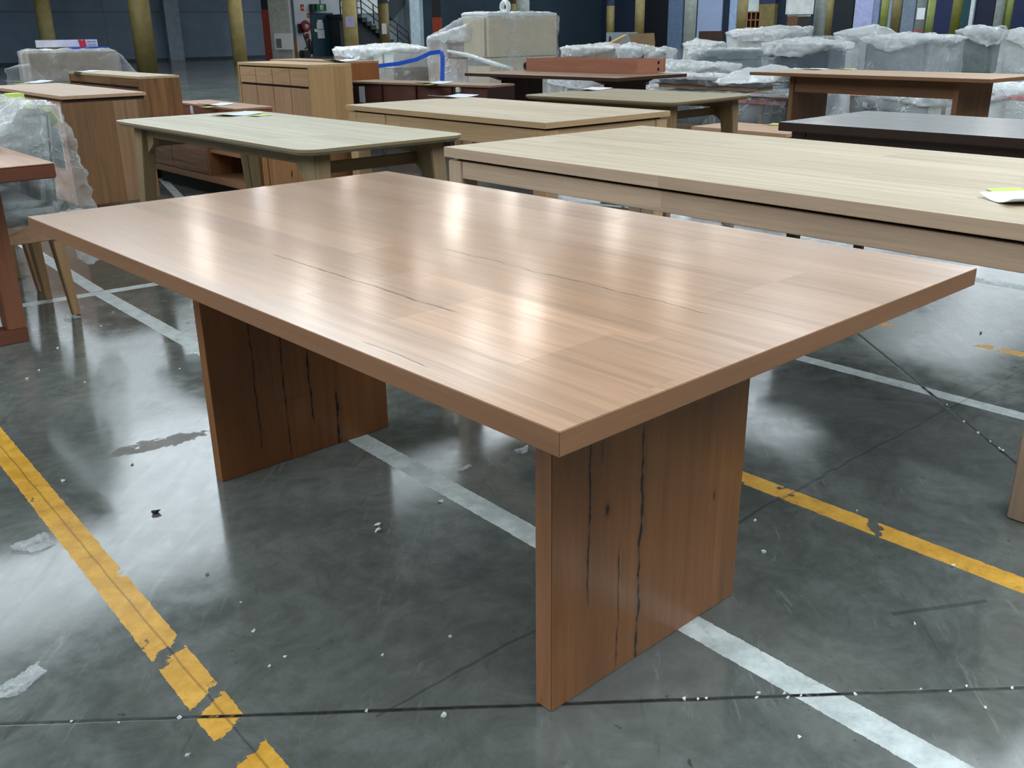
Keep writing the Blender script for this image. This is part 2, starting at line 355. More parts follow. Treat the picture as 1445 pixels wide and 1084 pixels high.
struct(MB().box(48, 48.3, -12, 44, 0, 7, 0), 'wall_right', wall_mat('navy_cladding', (30, 42, 60), (3.0,), 2.2))
ceil_m = plain('roof_sheet', (120, 124, 126), .8, .2, .15, 1)
struct(MB().box(-14, 48.3, -12, 44.3, 7, 7.2, 0), 'ceiling', ceil_m)

# white framed pilaster on the grey wall (vertical pale rib) and dark kerb at its foot
def wy(px0, py0, px1, py1, y, th, mat, name, bev=0):
    a, b = ay(px0, py0, y), ay(px1, py1, y)
    return MB().box(a.x, b.x, y-th, y, a.z, b.z, bev), name, mat
kerb = plain('kerb_grey', (54, 62, 70), .8)
struct(MB().box(-14, 25, 43.85, 44, 0, .12, 0), 'baseboard_back', kerb)
struct(MB().box(18.6, 19.3, 43.6, 44, 0, 7, .01), 'trim_1', plain('pilaster_grey', (124, 140, 156), .7))
struct(MB().box(24.2, 24.55, 43.6, 44, 0, 7, .01), 'trim_2', plain('pilaster_blue', (70, 88, 108), .7))

# teal door with its frame, exit sign, hose reel and wall signs
da, db = ay(438, 20, 44), ay(472, 79, 44)
teal = plain('teal_paint', (16, 62, 82), .5)
struct(MB().box(da.x-.05, db.x+.05, 43.93, 44, 0, 2.06, .005), 'door_1', teal)
for i, (x0, y0, x1, y1) in enumerate(((448, 28, 455, 32), (447, 32, 457, 41), (444, 41, 448, 45), (448, 42, 458.5, 54))):
    a, b = ay(x0, y0, 43.9), ay(x1, y1, 43.9)
    tag(MB().box(a.x, b.x, 43.91, 43.936, a.z, b.z, 0).build('notice_sheet', paper), ['small top notice taped on the teal door', 'square pale notice in the middle of the teal door', 'tiny side notice at the left of the teal door', 'largest lowest notice taped on the teal door'][i], 'notice', 'notices on the teal door')
ea, eb = ay(446.5, 5.5, 43.6), ay(461, 15.5, 43.6)
ex = thing('exit_sign', 'green box exit sign with white figure above the teal door', 'sign', ((ea.x+eb.x)/2, 43.6, eb.z))
w_, h_ = (eb.x-ea.x)/2, ea.z-eb.z
MB().box(-w_, w_, 0, .18, 0, h_, .01).build('sign_box', plain('exit_green', (8, 112, 62), .4), ex)
g = MB(); g.box(-.07, .09, -.012, 0, .05, h_-.05, 0)
g.build('door_pictogram', plain('exit_white', (226, 240, 232), .4), ex)
g = MB(); g.box(-.0, .05, -.02, -.012, h_*.35, h_*.62, 0); g.box(.0, .03, -.02, -.012, h_*.68, h_*.82, 0); g.box(-.03, .0, -.02, -.012, h_*.15, h_*.38, 0); g.box(.05, .075, -.02, -.012, h_*.2, h_*.42, 0)
g.build('running_figure', MATS['exit_green'], ex)
MB().box(-w_-.2, -w_, .1, .4, -.05, h_, .01).build('sign_bracket', kerb, ex)
MB().tube([(0, .1, h_), (0, .1, 7-eb.z)], .025).build('conduit', kerb, ex)
redp = plain('fire_red', (176, 38, 40), .45); reddk = plain('reel_red', (130, 24, 32), .5)
hc = ay(431.5, 37, 43.7)
hr = thing('fire_hose_reel', 'red fire hose reel on the white wall beside teal door', 'hose reel', (hc.x, 43.7, hc.z))
MB().ring((0, 0, 0), .19, .09, 'y', 28, 8).build('reel', reddk, hr)
MB().tube([(0, -.1, 0), (0, .2, 0)], .11, 16).build('hub', plain('hub_pale', (170, 160, 150), .5), hr)
MB().tube([(-.16, 0, -.08), (-.17, -.03, -.45), (-.05, -.02, -.8), (-.02, 0, -1.0), (-.16, 0, -1.06)], .035).build('hose', black, hr)
MB().box(-.3, -.05, .05, .295, -.3, .12, .02).build('bracket', black, hr)
for (x0, y0, x1, y1, lab) in ((424.5, 6, 429.5, 15, 'plain red fire sign high on the white wall'), (434, 19, 437.5, 25, 'small red extinguisher sign beside the conduit on white wall')):
    a, b = ay(x0, y0, 43.96), ay(x1, y1, 43.96)
    s_ = thing('fire_sign', lab, 'sign', (a.x, 43.96, b.z)); MB().box(0, b.x-a.x, 0, .03, 0, a.z-b.z, 0).build('plate', redp, s_)
    MB().box(.2*(b.x-a.x), .8*(b.x-a.x), -.01, 0, .3*(a.z-b.z), .6*(a.z-b.z), 0).build('pictogram', plain('sign_pale', (214, 170, 166), .5), s_)
fa = ay(437, 50, 43.7)
fe = thing('fire_extinguisher', 'red topped fire extinguisher hanging left of the teal door', 'extinguisher', (fa.x, 43.905, fa.z-.15))
MB().tube([(0, 0, 0), (.0, 0, .2), (0, 0, .25)], [.09, .09, .04]).build('collar', redp, fe)
MB().tube([(.1, 0, -.75), (.1, 0, -.15), (.08, 0, -.02)], [.1, .1, .05]).build('cylinder', plain('ext_dark', (44, 46, 54), .4), fe)
a = ay(429.5, 79, 43.8)
tag(MB().box(a.x-.2, a.x+.2, 43.5, 43.9, .0, .3, .02).build('floor_box', black), 'small black box on floor under the hose reel', 'box')

# staircase in the far corner
st = thing('staircase', 'dark steel staircase with landing and railings at the back wall', 'staircase', (29.5, 43.2, 0))
steel = plain('stair_steel', (40, 50, 56), .6); rail = plain('rail_black', (22, 28, 34), .5)
la, lb = ay(481, 20, 42.6), ay(507, 20, 42.6); bt = ay(578, 64, 42.6)
o = Vector((29.5, 43.2, 0)); x0, x1, xe, zl = la.x-o.x-.0, lb.x-o.x+.15, bt.x-o.x, la.z
MB().box(x0, x1, -.6, .75, zl-.18, zl, .01).build('landing', steel, st)
MB().prism_ax([(x0+.05, 0), (xe-.9, 0), (xe-.9, .1), (x1, zl-.15), (x0+.05, zl-.15)], -.35, .7, 'y').build('stringer_wall', steel, st)
ns_ = 11
s_ = MB()
for i in range(ns_):
    xs = x1+(xe-x1)*i/ns_; zt = zl*(1-(i+1)/ns_)
    s_.box(xs, xs+(xe-x1)/ns_+.05, -.6, .7, max(0, zt-.2), zt+.02, 0)
s_.build('steps', steel, st)
def railing(pts, name='railing'):
    r_ = MB()
    for h in (.95, .62, .3): r_.tube([(x, -.58, z+h) for x, z in pts], .025, 6)
    for k in range(len(pts)-1):
        n_ = 4
        for j in range(n_+1):
            x = pts[k][0]+(pts[k+1][0]-pts[k][0])*j/n_; z = pts[k][1]+(pts[k+1][1]-pts[k][1])*j/n_
            r_.tube([(x, -.58, z), (x, -.58, z+.97)], .035, 6)
    r_.build(name, rail, st)
railing([(x1, zl), (xe, .1)]); railing([(x0, zl), (x1, zl)])
xt = ay(577, 0, 43.6).x-o.x; xb = ay(548, 26, 43.6).x-o.x; zb = ay(548, 26, 43.6).z
MB().prism_ax([(xb, zb-.1), (xb+6, zb+5.2), (xb+6, 5.8+zb), (xb-.3, zb+.35)], .05, .72, 'y').build('upper_flight', steel, st)
struct(MB().box(29.2, 31.4, 43.94, 44, 2.05, 5, 0), 'window_1', plain('bright_pane', (236, 246, 250), .3))
a = ay(574, 30, 43.2); b = ay(588, 30, 43.2)
struct(MB().box(a.x, b.x, 42.9, 43.5, 0, 7, .02), 'trim_3', plain('pale_pillar', (176, 194, 204), .7))

# round warehouse columns: painted yellow to 2.4 m
yel_m = plain('column_yellow', (172, 158, 104), .6, var=.15, scale=3); yel_d = plain('column_dark_yellow', (116, 104, 60), .6, var=.15, scale=3); lim_m = plain('column_lime', (116, 126, 58), .55, var=.15, scale=3)
top_m = plain('column_bluegrey', (150, 170, 200), .6); gry_m = plain('column_grey', (178, 186, 182), .7)
def column(px, d, r, label, base=None, top=None, paint=2.45, group=None, shift=0):
    p = ad(px, 45, d); t_ = thing('column', label, 'column', (p.x, p.y, 0), 0, group)
    if base is not None: MB().tube([(0, 0, 0), (0, 0, paint)], r, 24).build('painted_base', base, t_)
    MB().tube([(0, 0, paint if base is not None else 0), (0, 0, 7)], r*.97, 24).build('shaft', top, t_); return t_
column(66, 36.5, .28, 'leftmost yellow column with pale top behind the wrapped cartons', yel_m, top_m)
column(201, 30.6, .33, 'thick unlit yellow column near the left, foot on open floor', yel_d, yel_d, 2.9)  # olive tone: the unlit yellow is put into the paint colour
column(335, 36.7, .27, 'yellow column standing behind the four door sideboard', yel_m, top_m)
c4 = column(495, 36, .27, 'yellow column with purple tinted notice left of the stairs', yel_m, yel_m, 3)
c5 = column(542.5, 47.7, .27, 'yellow column with grey top and notice before the stairs', yel_d, plain('column_steel', (92, 104, 112), .6), 2.45)
column(727, 52, .22, 'half hidden mustard column above the tall wrapped cartons', yel_d, yel_d)
column(738, 50, .36, 'pale grey column rising above the tall wrapped cartons', None, gry_m)
column(861, 57, .24, 'slim mustard column with blue top before dark shutter', yel_d, plain('column_blue', (84, 100, 130), .6), 2.4)
column(902, 52, .26, 'mustard column right of the leaning grey panel', yel_d, yel_d, 3)
column(973, 46, .30, 'pale grey column with dark band at picture centre right', None, gry_m)
column(1046, 46, .25, 'mustard column between pale blue panel and wooden shelf', yel_d, yel_d, 3)
column(1155, 44, .27, 'round pale grey column beside brown cartons', None, gry_m)
column(1167, 46.5, .2, 'mustard column close behind a pale grey column', yel_d, yel_d, 3)
column(1245, 43, .17, 'thin lime column right of the lilac door', lim_m, lim_m, 3)
column(1262, 43.5, .2, 'mustard column right of the thin lime column', yel_d, yel_d, 3)
c9 = column(1296, 40, .20, 'grey column with white notice and red foot', plain('column_redfoot', (110, 48, 42), .6), gry_m, .95)
column(1310, 41, .16, 'lime column beside the column with red foot', lim_m, plain('column_dusk', (92, 104, 112), .6), 2.2)
column(1346, 42, .2, 'olive column at left edge of the teal panel', plain('column_olive', (104, 104, 26), .6), plain('column_olive', (104, 104, 26), .6), 3)
column(1406, 40, .19, 'pale grey column between the two navy doors', None, gry_m)
column(1418, 40, .17, 'lime column right of pale grey column at far right', lim_m, lim_m, 3)
def on_col(colm, r, w, h, z, dz, lab, mat, pic=True):
    d_ = (CAM-colm.location); d_.z = 0; d_.normalize(); p = colm.location + d_*(r+.02)
    s = Vector((-d_.y, d_.x, 0)); t_ = thing('notice_sheet', lab, 'notice', (p.x, p.y, z), math.atan2(s.y, s.x))
    MB().box(-w/2, w/2, -.01, .0, 0, h, 0).build('sheet', mat, t_)
    if pic: MB().box(-w*.38+dz, -.02+dz, .0, .012, h*.3, h*.75, 0).build('picture', plain('print_dark', (96, 96, 116), .6), t_)
    t_.location = (p.x, p.y, z); return t_
lil = plain('paper_lilac', (176, 176, 214), .6)
on_col(c4, .27, .34, .38, 1.32, .1, 'lilac notice on the yellow column left of stairs', lil)
on_col(c5, .27, .24, .5, 1.02, .1, 'narrow notice on the yellow column in front of stairs', paper)
on_col(c9, .2, .3, .45, 1.35, .0, 'white warning notice on the red footed column', paper)
# racking uprights and the pale board pillar left
def post(px0, px1, d, z0, z1, mat): 
    a, b = ad(px0, 45, d), ad(px1, 45, d); return a, b
def upright(pxa, pxb, d, split, label, low, up, cat='upright', nm='rack_upright'):
    a, b = ad(pxa, 50, d), ad(pxb, 50, d); w = (b-a).length; m = (a+b)/2
    t_ = thing(nm, label, cat, (m.x, m.y, 0), math.atan2((b-a).y, (b-a).x))
    MB().box(-w/2, w/2, -w*.3, w*.3, 0, split, .01).build('lower_post', low, t_); MB().box(-w/2*.96, w/2*.96, -w*.28, w*.28, split, 7, .01).build('upper_post', up, t_); return t_
org = plain('rack_orange', (152, 58, 24), .5); drk = plain('post_dark', (30, 28, 34), .6)
upright(373, 388, 44, 2.15, 'red orange rack post beside the pale board pillar', org, drk)
upright(611, 624, 46, 1.75, 'red orange post under dark bar by the tall cartons', org, drk)
bp = upright(384, 413, 43, 3.0, 'wide pale board pillar carrying a notice panel', plain('board_pale', (176, 182, 178), .7), plain('board_pale', (176, 182, 178), .7), 'pillar', 'board_pillar')
upright(414, 418, 43, .9, 'thin blue post with ochre foot beside board pillar', plain('ochre', (132, 92, 34), .6), plain('post_blue', (74, 92, 118), .6))
d_ = (CAM-bp.location); d_.z = 0; d_.normalize(); pn = ad(400.5, 58.5, 42.2)
nb = thing('notice_board', 'white notice panel with grey picture on the board pillar', 'notice', pn, bp.rotation_euler.z)
MB().box(-.4, .4, -.03, .03, -.34, .34, .005).build('panel', paper, nb); MB().box(-.34, -.1, -.045, -.03, -.27, .12, 0).build('picture', plain('photo_grey', (120, 112, 116), .6), nb)

# far right wall: panels, doors and windows in front of the cladding
def rx(pxa, pxb, z0, z1, th, mat, name, x=48.0):
    a, b = ax(pxa, 35, x), ax(pxb, 35, x)
    return struct(MB().box(x-th, x, a.y, b.y, z0, z1, .005), name, mat)
blu = plain('door_navy', (18, 34, 78), .5, var=.08); lilw = plain('lilac_panel', (150, 164, 196), .6, var=.05)
rx(1312, 1343, 0, 4.5, .1, blu, 'door_2'); rx(1371, 1401, 0, 4.5, .1, plain('door_ink', (14, 24, 56), .5), 'door_3'); rx(1420, 1475, 0, 4.5, .1, blu, 'door_4')
rx(1350, 1370, 0, 4.5, .12, plain('teal_dark', (20, 66, 78), .5), 'door_5'); rx(1369, 1374, .6, 4.5, .25, plain('post_white', (206, 216, 222), .6), 'trim_4')
rx(985, 1019, .0, 4.5, .1, lilw, 'trim_5'); rx(1205, 1231, .4, 4.5, .1, plain('lilac_pane', (170, 176, 220), .5), 'window_2'); rx(1232, 1240, 0, 4.5, .14, plain('lilac_edge', (128, 140, 176), .6), 'trim_6')
rx(1030, 1040, 0, 4.5, .12, plain('pale_blue', (150, 172, 204), .6), 'trim_7'); rx(944, 964, 0, 4.5, .12, plain('slate_blue', (92, 112, 140), .6), 'trim_8')
rx(1249, 1257, 0, 4.5, .1, plain('panel_grey', (136, 148, 164), .6), 'trim_9'); rx(1272, 1290, 0, 4.5, .1, plain('panel_grey2', (118, 132, 152), .6), 'trim_10')
rx(1052, 1072, 1.7, 4.5, .1, plain('white_sheeting', (196, 204, 204), .7), 'trim_11'); rx(1172, 1203, .5, 4.5, .08, plain('murk_pane', (38, 44, 50), .3), 'window_3')
rx(1073, 1096, 2.3, 4.5, .3, plain('navy_beam', (34, 44, 76), .6), 'trim_12'); rx(1073, 1096, 0, 2.3, .3, yel_d, 'trim_13')
a, b = ax(900, 35, 48), ax(944, 35, 48)
struct(MB().box(47.9, 48, a.y, b.y, 0, 4.5, .0), 'door_6', plain('door_black', (14, 18, 26), .5))
wa_, wb_ = ad(1110, 20, 43), ad(1146, 20, 43)
wt = thing('white_tarpaulin', 'white tarpaulin covered load high beside grey column', 'tarpaulin', ((wa_.x+wb_.x)/2, (wa_.y+wb_.y)/2, 1.55), YAW-PI/2-.3)
MB().box(-.6, .6, -.5, .5, 0, 1.8, .1).build('sheet', plain('tarp_white', (206, 212, 212), .7, bump=.4, scale=3), wt)
MB().box(-.55, .55, -.45, .45, -1.55, -.02, .02).build('pallet_load', plain('load_dark', (46, 40, 40), .7), wt)
sa = ad(1063, 28, 43)
sh_ = thing('wooden_shelf', 'small brown pigeonhole shelf far off between mustard columns', 'shelf', (sa.x, sa.y, 0), YAW-PI/2-.25)
MB().box(-.3, .3, .15, .2, 0, 1.8, 0).build('back_panel', plain('shelf_brown', (96, 60, 36), .6), sh_)
for xx in (-.28, -.1, .1, .28): MB().box(xx-.02, xx+.02, -.2, .15, 0, 1.8, 0).build('upright', plain('shelf_tan', (150, 104, 70), .6), sh_)
for k in range(6): MB().box(-.3, .3, -.2, .15, .05+k*.34, .09+k*.34, 0).build('shelf_board', MATS['shelf_tan'], sh_)

def edge_band(o, my, mx):
    """the long and short edges of a top carry their own banding"""
    o.data.materials.append(my); o.data.materials.append(mx)
    for f in o.data.polygons:
        if abs(f.normal.z) < .3: f.material_index = 1 if abs(f.normal.x) > abs(f.normal.y) else 2
    return o
# ------------------------------------------------------------------ main table
TW, TL, TH, TT = 1.1542, 1.9787, .755, .034
VEINS_TOP = [(.235-TW/2, .03, .0013, .46-TL/2, 1.12-TL/2), (.03-TW/2, .02, .0011, .28-TL/2, .47-TL/2), (.53-TW/2, .05, .0008, .15-TL/2, .9-TL/2)]
PATCH = [(.335-TW/2, .378-TW/2, .15-TL/2, .71-TL/2, 1.16), (.125-TW/2, .335-TW/2, .215-TL/2, .52-TL/2, 1.16), (.60-TW/2, .70-TW/2, -TL, .25-TL/2, .93)]
m_top = wood('main_top_wood', W_MAIN_COLS, 'y', 'x', .105, 1.15, .19, .12, .12, .12, .27, veins=VEINS_TOP, patches=PATCH)
m_edge = wood('main_edge_wood', [(148, 106, 75), (140, 99, 70)], 'y', 'z', .2, 3, .42, 0, .2, 0, .22)
m_edgx = wood('main_edge_wood_short', [(150, 107, 75), (142, 100, 70)], 'x', 'z', .2, 3, .42, 0, .2, 0, .22)
LEGC = [(146, 94, 52), (156, 103, 59), (138, 86, 46), (151, 98, 55)]
lx0, lx1 = .2876-TW/2, .8653-TW/2
m_legn = wood('main_leg_wood', LEGC, 'z', 'x', .101, 5, .3, .12, .2, .3, .28, streak=.22,
              veins=((.383-TW/2, .02, .0026, .18, .74), (.53-TW/2, .045, .0036, -.1, .53), (.415-TW/2, .01, .002, .46, .54), (.47-TW/2, .03, .0016, .0, .3)), knots=((.432-TW/2, .375, .0042, .011), (.765-TW/2, .285, .0024, .008)))
m_legf = wood('main_leg_far_wood', LEGC, 'z', 'x', .101, 5, .34, .1, .2, .3, .24, streak=.2,
              veins=((.595-TW/2, .03, .003, .08, .34), (.68-TW/2, .03, .0038, -.1, .2), (.51-TW/2, .02, .0018, .0, .45), (.42-TW/2, .03, .0016, .05, .5)), knots=())
mt = thing('dining_table', 'large reddish wood dining table with two slab legs in foreground', 'table', (TW/2, TL/2, 0))
top = edge_band(MB().box(-TW/2, TW/2, -TL/2, TL/2, TH-TT, TH, .001).build('tabletop', m_top, mt), m_edge, m_edgx)
MB().box(lx0, lx1, .3027-TL/2, .3027+.042-TL/2, 0, TH-TT, .0015).build('slab_leg', m_legn, mt)
MB().box(lx0, lx1, 1.6354-TL/2, 1.6354+.042-TL/2, 0, TH-TT, .0015).build('slab_leg', m_legf, mt)

# ------------------------------------------------------------------ other tables
def uid(pre):
    uid.k = getattr(uid, 'k', 0)+1; return pre+str(uid.k)
def apron_table(name, label, loc, rz, w, l, cols, acols, top_t=.035, gap=.012, ap=.115, leg=.085, h=.755, overhang=0.012, rough=.45, drawer=None, colr=None):
    t_ = thing(name, label, 'table', (loc[0], loc[1], 0), rz)
    mt_ = wood(uid('tt'), cols, 'y', 'x', .13, 1.4, rough, 0, .2, .12, .2); ml = wood(uid('tl'), acols, 'z', 'x', .3, 3, .5, 0, .2, 0, .25); mp = wood(uid('ta'), acols, 'y', 'z', .3, 4, .5, 0, .2, 0, .25); mpx = wood(uid('tx'), acols, 'x', 'z', .3, 4, .5, 0, .2, 0, .25)
    edge_band(MB().box(0, w, 0, l, h-top_t, h, .0012).build('tabletop', mt_, t_), wood(uid('te'), acols, 'y', 'z', .3, 4, .5, 0, .2, 0, .2), mpx)
    z1 = h-top_t-gap; e = overhang
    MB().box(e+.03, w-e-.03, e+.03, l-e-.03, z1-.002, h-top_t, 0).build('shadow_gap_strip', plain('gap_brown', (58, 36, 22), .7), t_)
    for (a, b) in ((e, e), (w-e-leg, e), (w-e-leg, l-e-leg), (e, l-e-leg)): MB().box(a, a+leg, b, b+leg, 0, z1, .004).build('leg', ml, t_)
    for (a0, a1, b0, b1, mm) in ((e+.006, e+.03, e+leg, l-e-leg, mp), (w-e-.03, w-e-.006, e+leg, l-e-leg, mp), (e+leg, w-e-leg, e+.006, e+.03, mpx), (e+leg, w-e-leg, l-e-.03, l-e-.006, mpx)):
        MB().box(a0, a1, b0, b1, z1-ap, z1, .002).build('apron', mm, t_)
    if drawer:
        MB().box(e-.001, e+.01, drawer[0], drawer[1], z1-ap+.004, z1-.002, .002).build('drawer_front', mp, t_)
    return t_
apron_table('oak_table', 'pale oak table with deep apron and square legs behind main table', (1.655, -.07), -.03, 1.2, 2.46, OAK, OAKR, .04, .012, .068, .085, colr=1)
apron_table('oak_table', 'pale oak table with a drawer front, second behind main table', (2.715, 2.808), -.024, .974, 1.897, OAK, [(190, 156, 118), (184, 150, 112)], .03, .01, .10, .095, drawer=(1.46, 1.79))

def splay_table(name, label, loc, rz, w, l, cols, lcols, r=.09, h=.755):
    t_ = thing(name, label, 'table', (loc[0], loc[1], 0), rz)
    mt_ = wood(uid('st'), cols, 'y', 'x', .14, 1.5, .5, 0, .2, .1, .16); ml = wood(uid('sl'), lcols, 'z', 'x', .3, 3, .55, 0, .2, 0, .25); mp = wood(uid('sp'), lcols, 'y', 'z', .3, 3, .55, 0, .2, 0, .25); mx_ = wood(uid('sq'), lcols, 'x', 'z', .3, 3, .55, 0, .2, 0, .25)
    tb = MB(); tb.prism(rrect(0.022, w-.022, .022, l-.022, r*.8), h-.026, h-.012, 0, rrect(0, w, 0, l, r)); tb.prism(rrect(0, w, 0, l, r), h-.012, h, 0)
    edge_band(tb.build('tabletop', mt_, t_), mp, mx_)
    i = .13; s = .05
    for (a, b, da, db) in ((i, i, -s, -s), (w-i, i, s, -s), (w-i, l-i, s, s), (i, l-i, -s, s)):
        MB().taper((a+da, b+db), (.026, .032), (a, b), (.04, .055), 0, h-.026, .004).build('leg', ml, t_)
    for a in (i, w-i): MB().box(a-.014, a+.014, i+.04, l-i-.04, h-.085, h-.026, .003).build('apron', mp, t_)
    for b in (i+.10, l-i-.10): MB().box(i-.01, w-i+.01, b-.014, b+.014, h-.135, h-.085, .003).build('cross_rail', mx_, t_)
    for a in (i, w-i):
        for b, sg in ((i, 1), (l-i, -1)): MB().prism_ax([(b, h-.026), (b+sg*.16, h-.026), (b+sg*.13, h-.12), (b, h-.2)], a-.016, a+.016, 'x', .002).build('bracket', ml, t_)
    return t_
splay_table('round_corner_table', 'grey oak table with rounded corners and splayed legs, at left', (1.259, 2.698), -.012, .858, 2.082, GREY, [(150, 128, 94), (140, 118, 84)])
splay_table('round_corner_table', 'grey oak table with rounded corners behind the drawer front table', (4.159, 3.15), .044, .967, 1.332, [(152, 138, 112), (160, 146, 118)], [(138, 112, 78), (128, 102, 70)])

def panel_table(name, label, loc, rz, w, l, cols, dcols, leg_w, inset, in_x, brace=False, h=.755, t=.032, rail_x=None):
    t_ = thing(name, label, 'table', (loc[0], loc[1], 0), rz)
    mt_ = wood(uid('pt'), cols, 'y', 'x', .13, 1.4, .42, 0, .2, .15, .22); ml = wood(uid('pl'), dcols, 'z', 'x', .12, 3, .5, 0, .2, .3, .3); mp = wood(uid('pp'), dcols, 'y', 'z', .3, 3, .5, 0, .2, 0, .25)
    MB().prism(rrect(0, w, 0, l, .006, 1), h-t, h, .003, None).build('tabletop', mt_, t_); edge_band([o for o in t_.children][0], mp, wood(uid('pe'), dcols, 'x', 'z', .3, 3, .5, 0, .2, 0, .25))
    zt = h-t
    for b in (inset, l-inset-.05):
        if brace: MB().prism_ax([(.07, zt), (in_x, zt-.05), (in_x+leg_w, zt-.05), (w-.07, zt)], b-.02, b+.07, 'y', .002).build('tapered_brace', mp, t_); zz = zt-.05
        else: zz = zt
        MB().box(in_x, in_x+leg_w, b, b+.05, 0, zz, .003).build('slab_leg', ml, t_)
    if rail_x is not None: MB().box(rail_x, rail_x+.03, inset+.05, l-inset-.05, zt-.16, zt, .003).build('rail', mp, t_)
    return t_
panel_table('slab_leg_table', 'brown table carrying a long reddish timber box, by tall cartons', (6.276, 5.498), .025, 1.106, 2.17, BRN, [(70, 40, 28), (62, 36, 25)], .6, .32, .25, True)
panel_table('slab_leg_table', 'brown slab leg table with rail, before film wrapped sofas at right', (7.86, 2.72), -.06, 1.0, 2.5, [(178, 140, 106), (184, 146, 112)], [(136, 94, 62), (128, 88, 58)], .62, .36, .2, False, rail_x=.22)

t8 = thing('dark_table', 'dark espresso brown table behind pale oak table at right', 'table', (3.50, -.3, 0), .0)
me_ = wood('espresso', ESP, 'y', 'x', .2, 3, .3, .6, .22, .1, .2)
MB().box(0, .87, 0, 2.26, .713, .755, .003).build('tabletop', me_, t8)
for a in (.05, .79): MB().box(a, a+.03, .06, 2.2, .56, .713, .002).build('apron', me_, t8)
for b in (.05, 2.18): MB().box(.08, .79, b, b+.03, .56, .713, .002).build('apron', me_, t8)
for (a, b) in ((.085, .085), (.785, .085), (.785, 2.17), (.085, 2.17)): MB().taper((a, b), (.022, .022), (a, b), (.04, .04), 0, .713).build('leg', me_, t8)

# red-brown table at the left edge on a closed frame leg
t9 = thing('frame_leg_table', 'red brown thick topped table on box frame legs at left edge', 'table', (-.52, 3.115, 0), -.03)
m9 = wood('t9_top', [(170, 122, 92), (176, 128, 98), (164, 116, 87)], 'y', 'x', .12, 1.4, .4, 0, .2, .1, .2); m9e = wood('t9_leg', RED, 'z', 'x', .2, 3, .45, 0, .2, 0, .25); m9x = wood('t9_rail', [(106, 60, 42), (112, 65, 46), (98, 54, 38)], 'x', 'z', .2, 3, .45, 0, .2, 0, .25)
MB().box(0, .95, 0, 2.2, .752, .755, 0).build('top_veneer', m9, t9)
MB().box(0, .95, 0, 2.2, .70, .752, .003).build('tabletop', m9x, t9)
for b in (.35, 1.75):
    for a in (.06, .75): MB().box(a, a+.075, b, b+.09, .06, .70, .003).build('frame_post', m9e, t9)
    MB().box(.06, .825, b, b+.09, 0, .06, .003).build('frame_rail', m9x, t9)

# ------------------------------------------------------------------ chairs beside that table, wrapped in film
leg_c = wood('chair_leg', [(176, 138, 98), (168, 130, 92)], 'z', 'x', .2, 2, .5, 0, .2, 0, .2); rail_c = wood('chair_rail', [(176, 138, 104), (168, 130, 98)], 'y', 'z', .2, 2, .5, 0, .2, 0, .2)
fab = plain('grey_upholstery', (140, 146, 144), .9, .2, .15, 40, bump=.5)
def chair(label, loc, rz, film=True, wide=.44):
    c = thing('dining_chair', label, 'chair', loc, rz, 'film wrapped chairs beside the frame leg table')
    h = wide/2
    for s in (-1, 1):
        MB().taper((0, s*(h-.03)), (.016, .017), (-.03, s*(h-.045)), (.026, .037), 0, .42, .003).build('rear_leg', leg_c, c)
        MB().taper((-.42, s*(h-.03)), (.016, .017), (-.40, s*(h-.045)), (.026, .037), 0, .42, .003).build('front_leg', leg_c, c)
    r = MB(); r.box(-.43, .0, -h, -h+.03, .355, .43, .003); r.box(-.43, .0, h-.03, h, .355, .43, .003); r.box(-.03, 0, -h+.03, h-.03, .355, .43, .003); r.box(-.43, -.40, -h+.03, h-.03, .355, .43, .003)
    r.build('seat_rail', rail_c, c)
    MB().box(-.46, .005, -h-.01, h+.01, .43, .53, .03).build('seat_cushion', fab, c, smooth=True)
    MB().hexa([(-.07, -h, .5), (.0, -h, .5), (.0, h, .5), (-.07, h, .5), (-.02, -h+.01, .90), (.04, -h+.01, .90), (.04, h-.01, .90), (-.02, h-.01, .90)], .02).build('backrest', fab, c, smooth=True)
    return c
ca = chair('grey upholstered chair under clear film with paper sheet behind its back', (.60, 3.91, 0), 0)
cb = chair('grey chair under film with lime sheet, leftmost beside frame table', (.62, 4.46, 0), 0)
def chair_film(c, h, lo, sc):
    pts = []
    for yy in (-h-.03, h+.03):
        pts += [(-.06, yy, .93), (.07, yy, .925), (.075, yy, .6), (.10, yy*.9, .44), (-.5, yy, .42), (-.5, yy, .58), (-.1, yy, .62)]
    pts += [(.16, -h+.02, .38), (.15, -h-.01, .62), (.1, 0, .36)]
    f = MB().hull(pts).build('plastic_film', plast_shiny, c); crumple(f, .018, .075, .1); return f
chair_film(ca, .22, .3, 1); chair_film(cb, .22, .3, 1)
f = MB().hull([(.03, -.24, .46), (.13, -.2, .46), (.1, -.06, .46), (-.05, -.2, .46), (.06, -.25, .22), (.16, -.22, .23), (.15, -.08, .26), (.2, -.2, .33)]).build('hanging_film', plast_shiny, ca); crumple(f, .014, .05, .08)
MB().box(.112, .115, -.05, .10, .63, .81, 0).build('document_sheet', paper, ca)
MB().box(.115, .117, .02, .05, .765, .785, 0).build('red_mark', plain('mark_red', (206, 84, 60), .5), ca)
MB().box(.115, .117, .05, .075, .77, .795, 0).build('dark_mark', plain('mark_dark', (50, 60, 80), .5), ca)
MB().hexa([(.112, -.06, .845), (.118, -.06, .845), (.118, .10, .80), (.112, .10, .80), (.085, -.06, .90), (.09, -.06, .90), (.09, .10, .90), (.085, .10, .90)], 0).build('lime_sheet', lime, ca)
MB().box(.0, .12, -.22, -.06, .83, .945, .03).build('lime_sheet', lime, cb)
MB().box(.112, .115, -.21, -.07, .58, .80, 0).build('document_sheet', paper, cb)

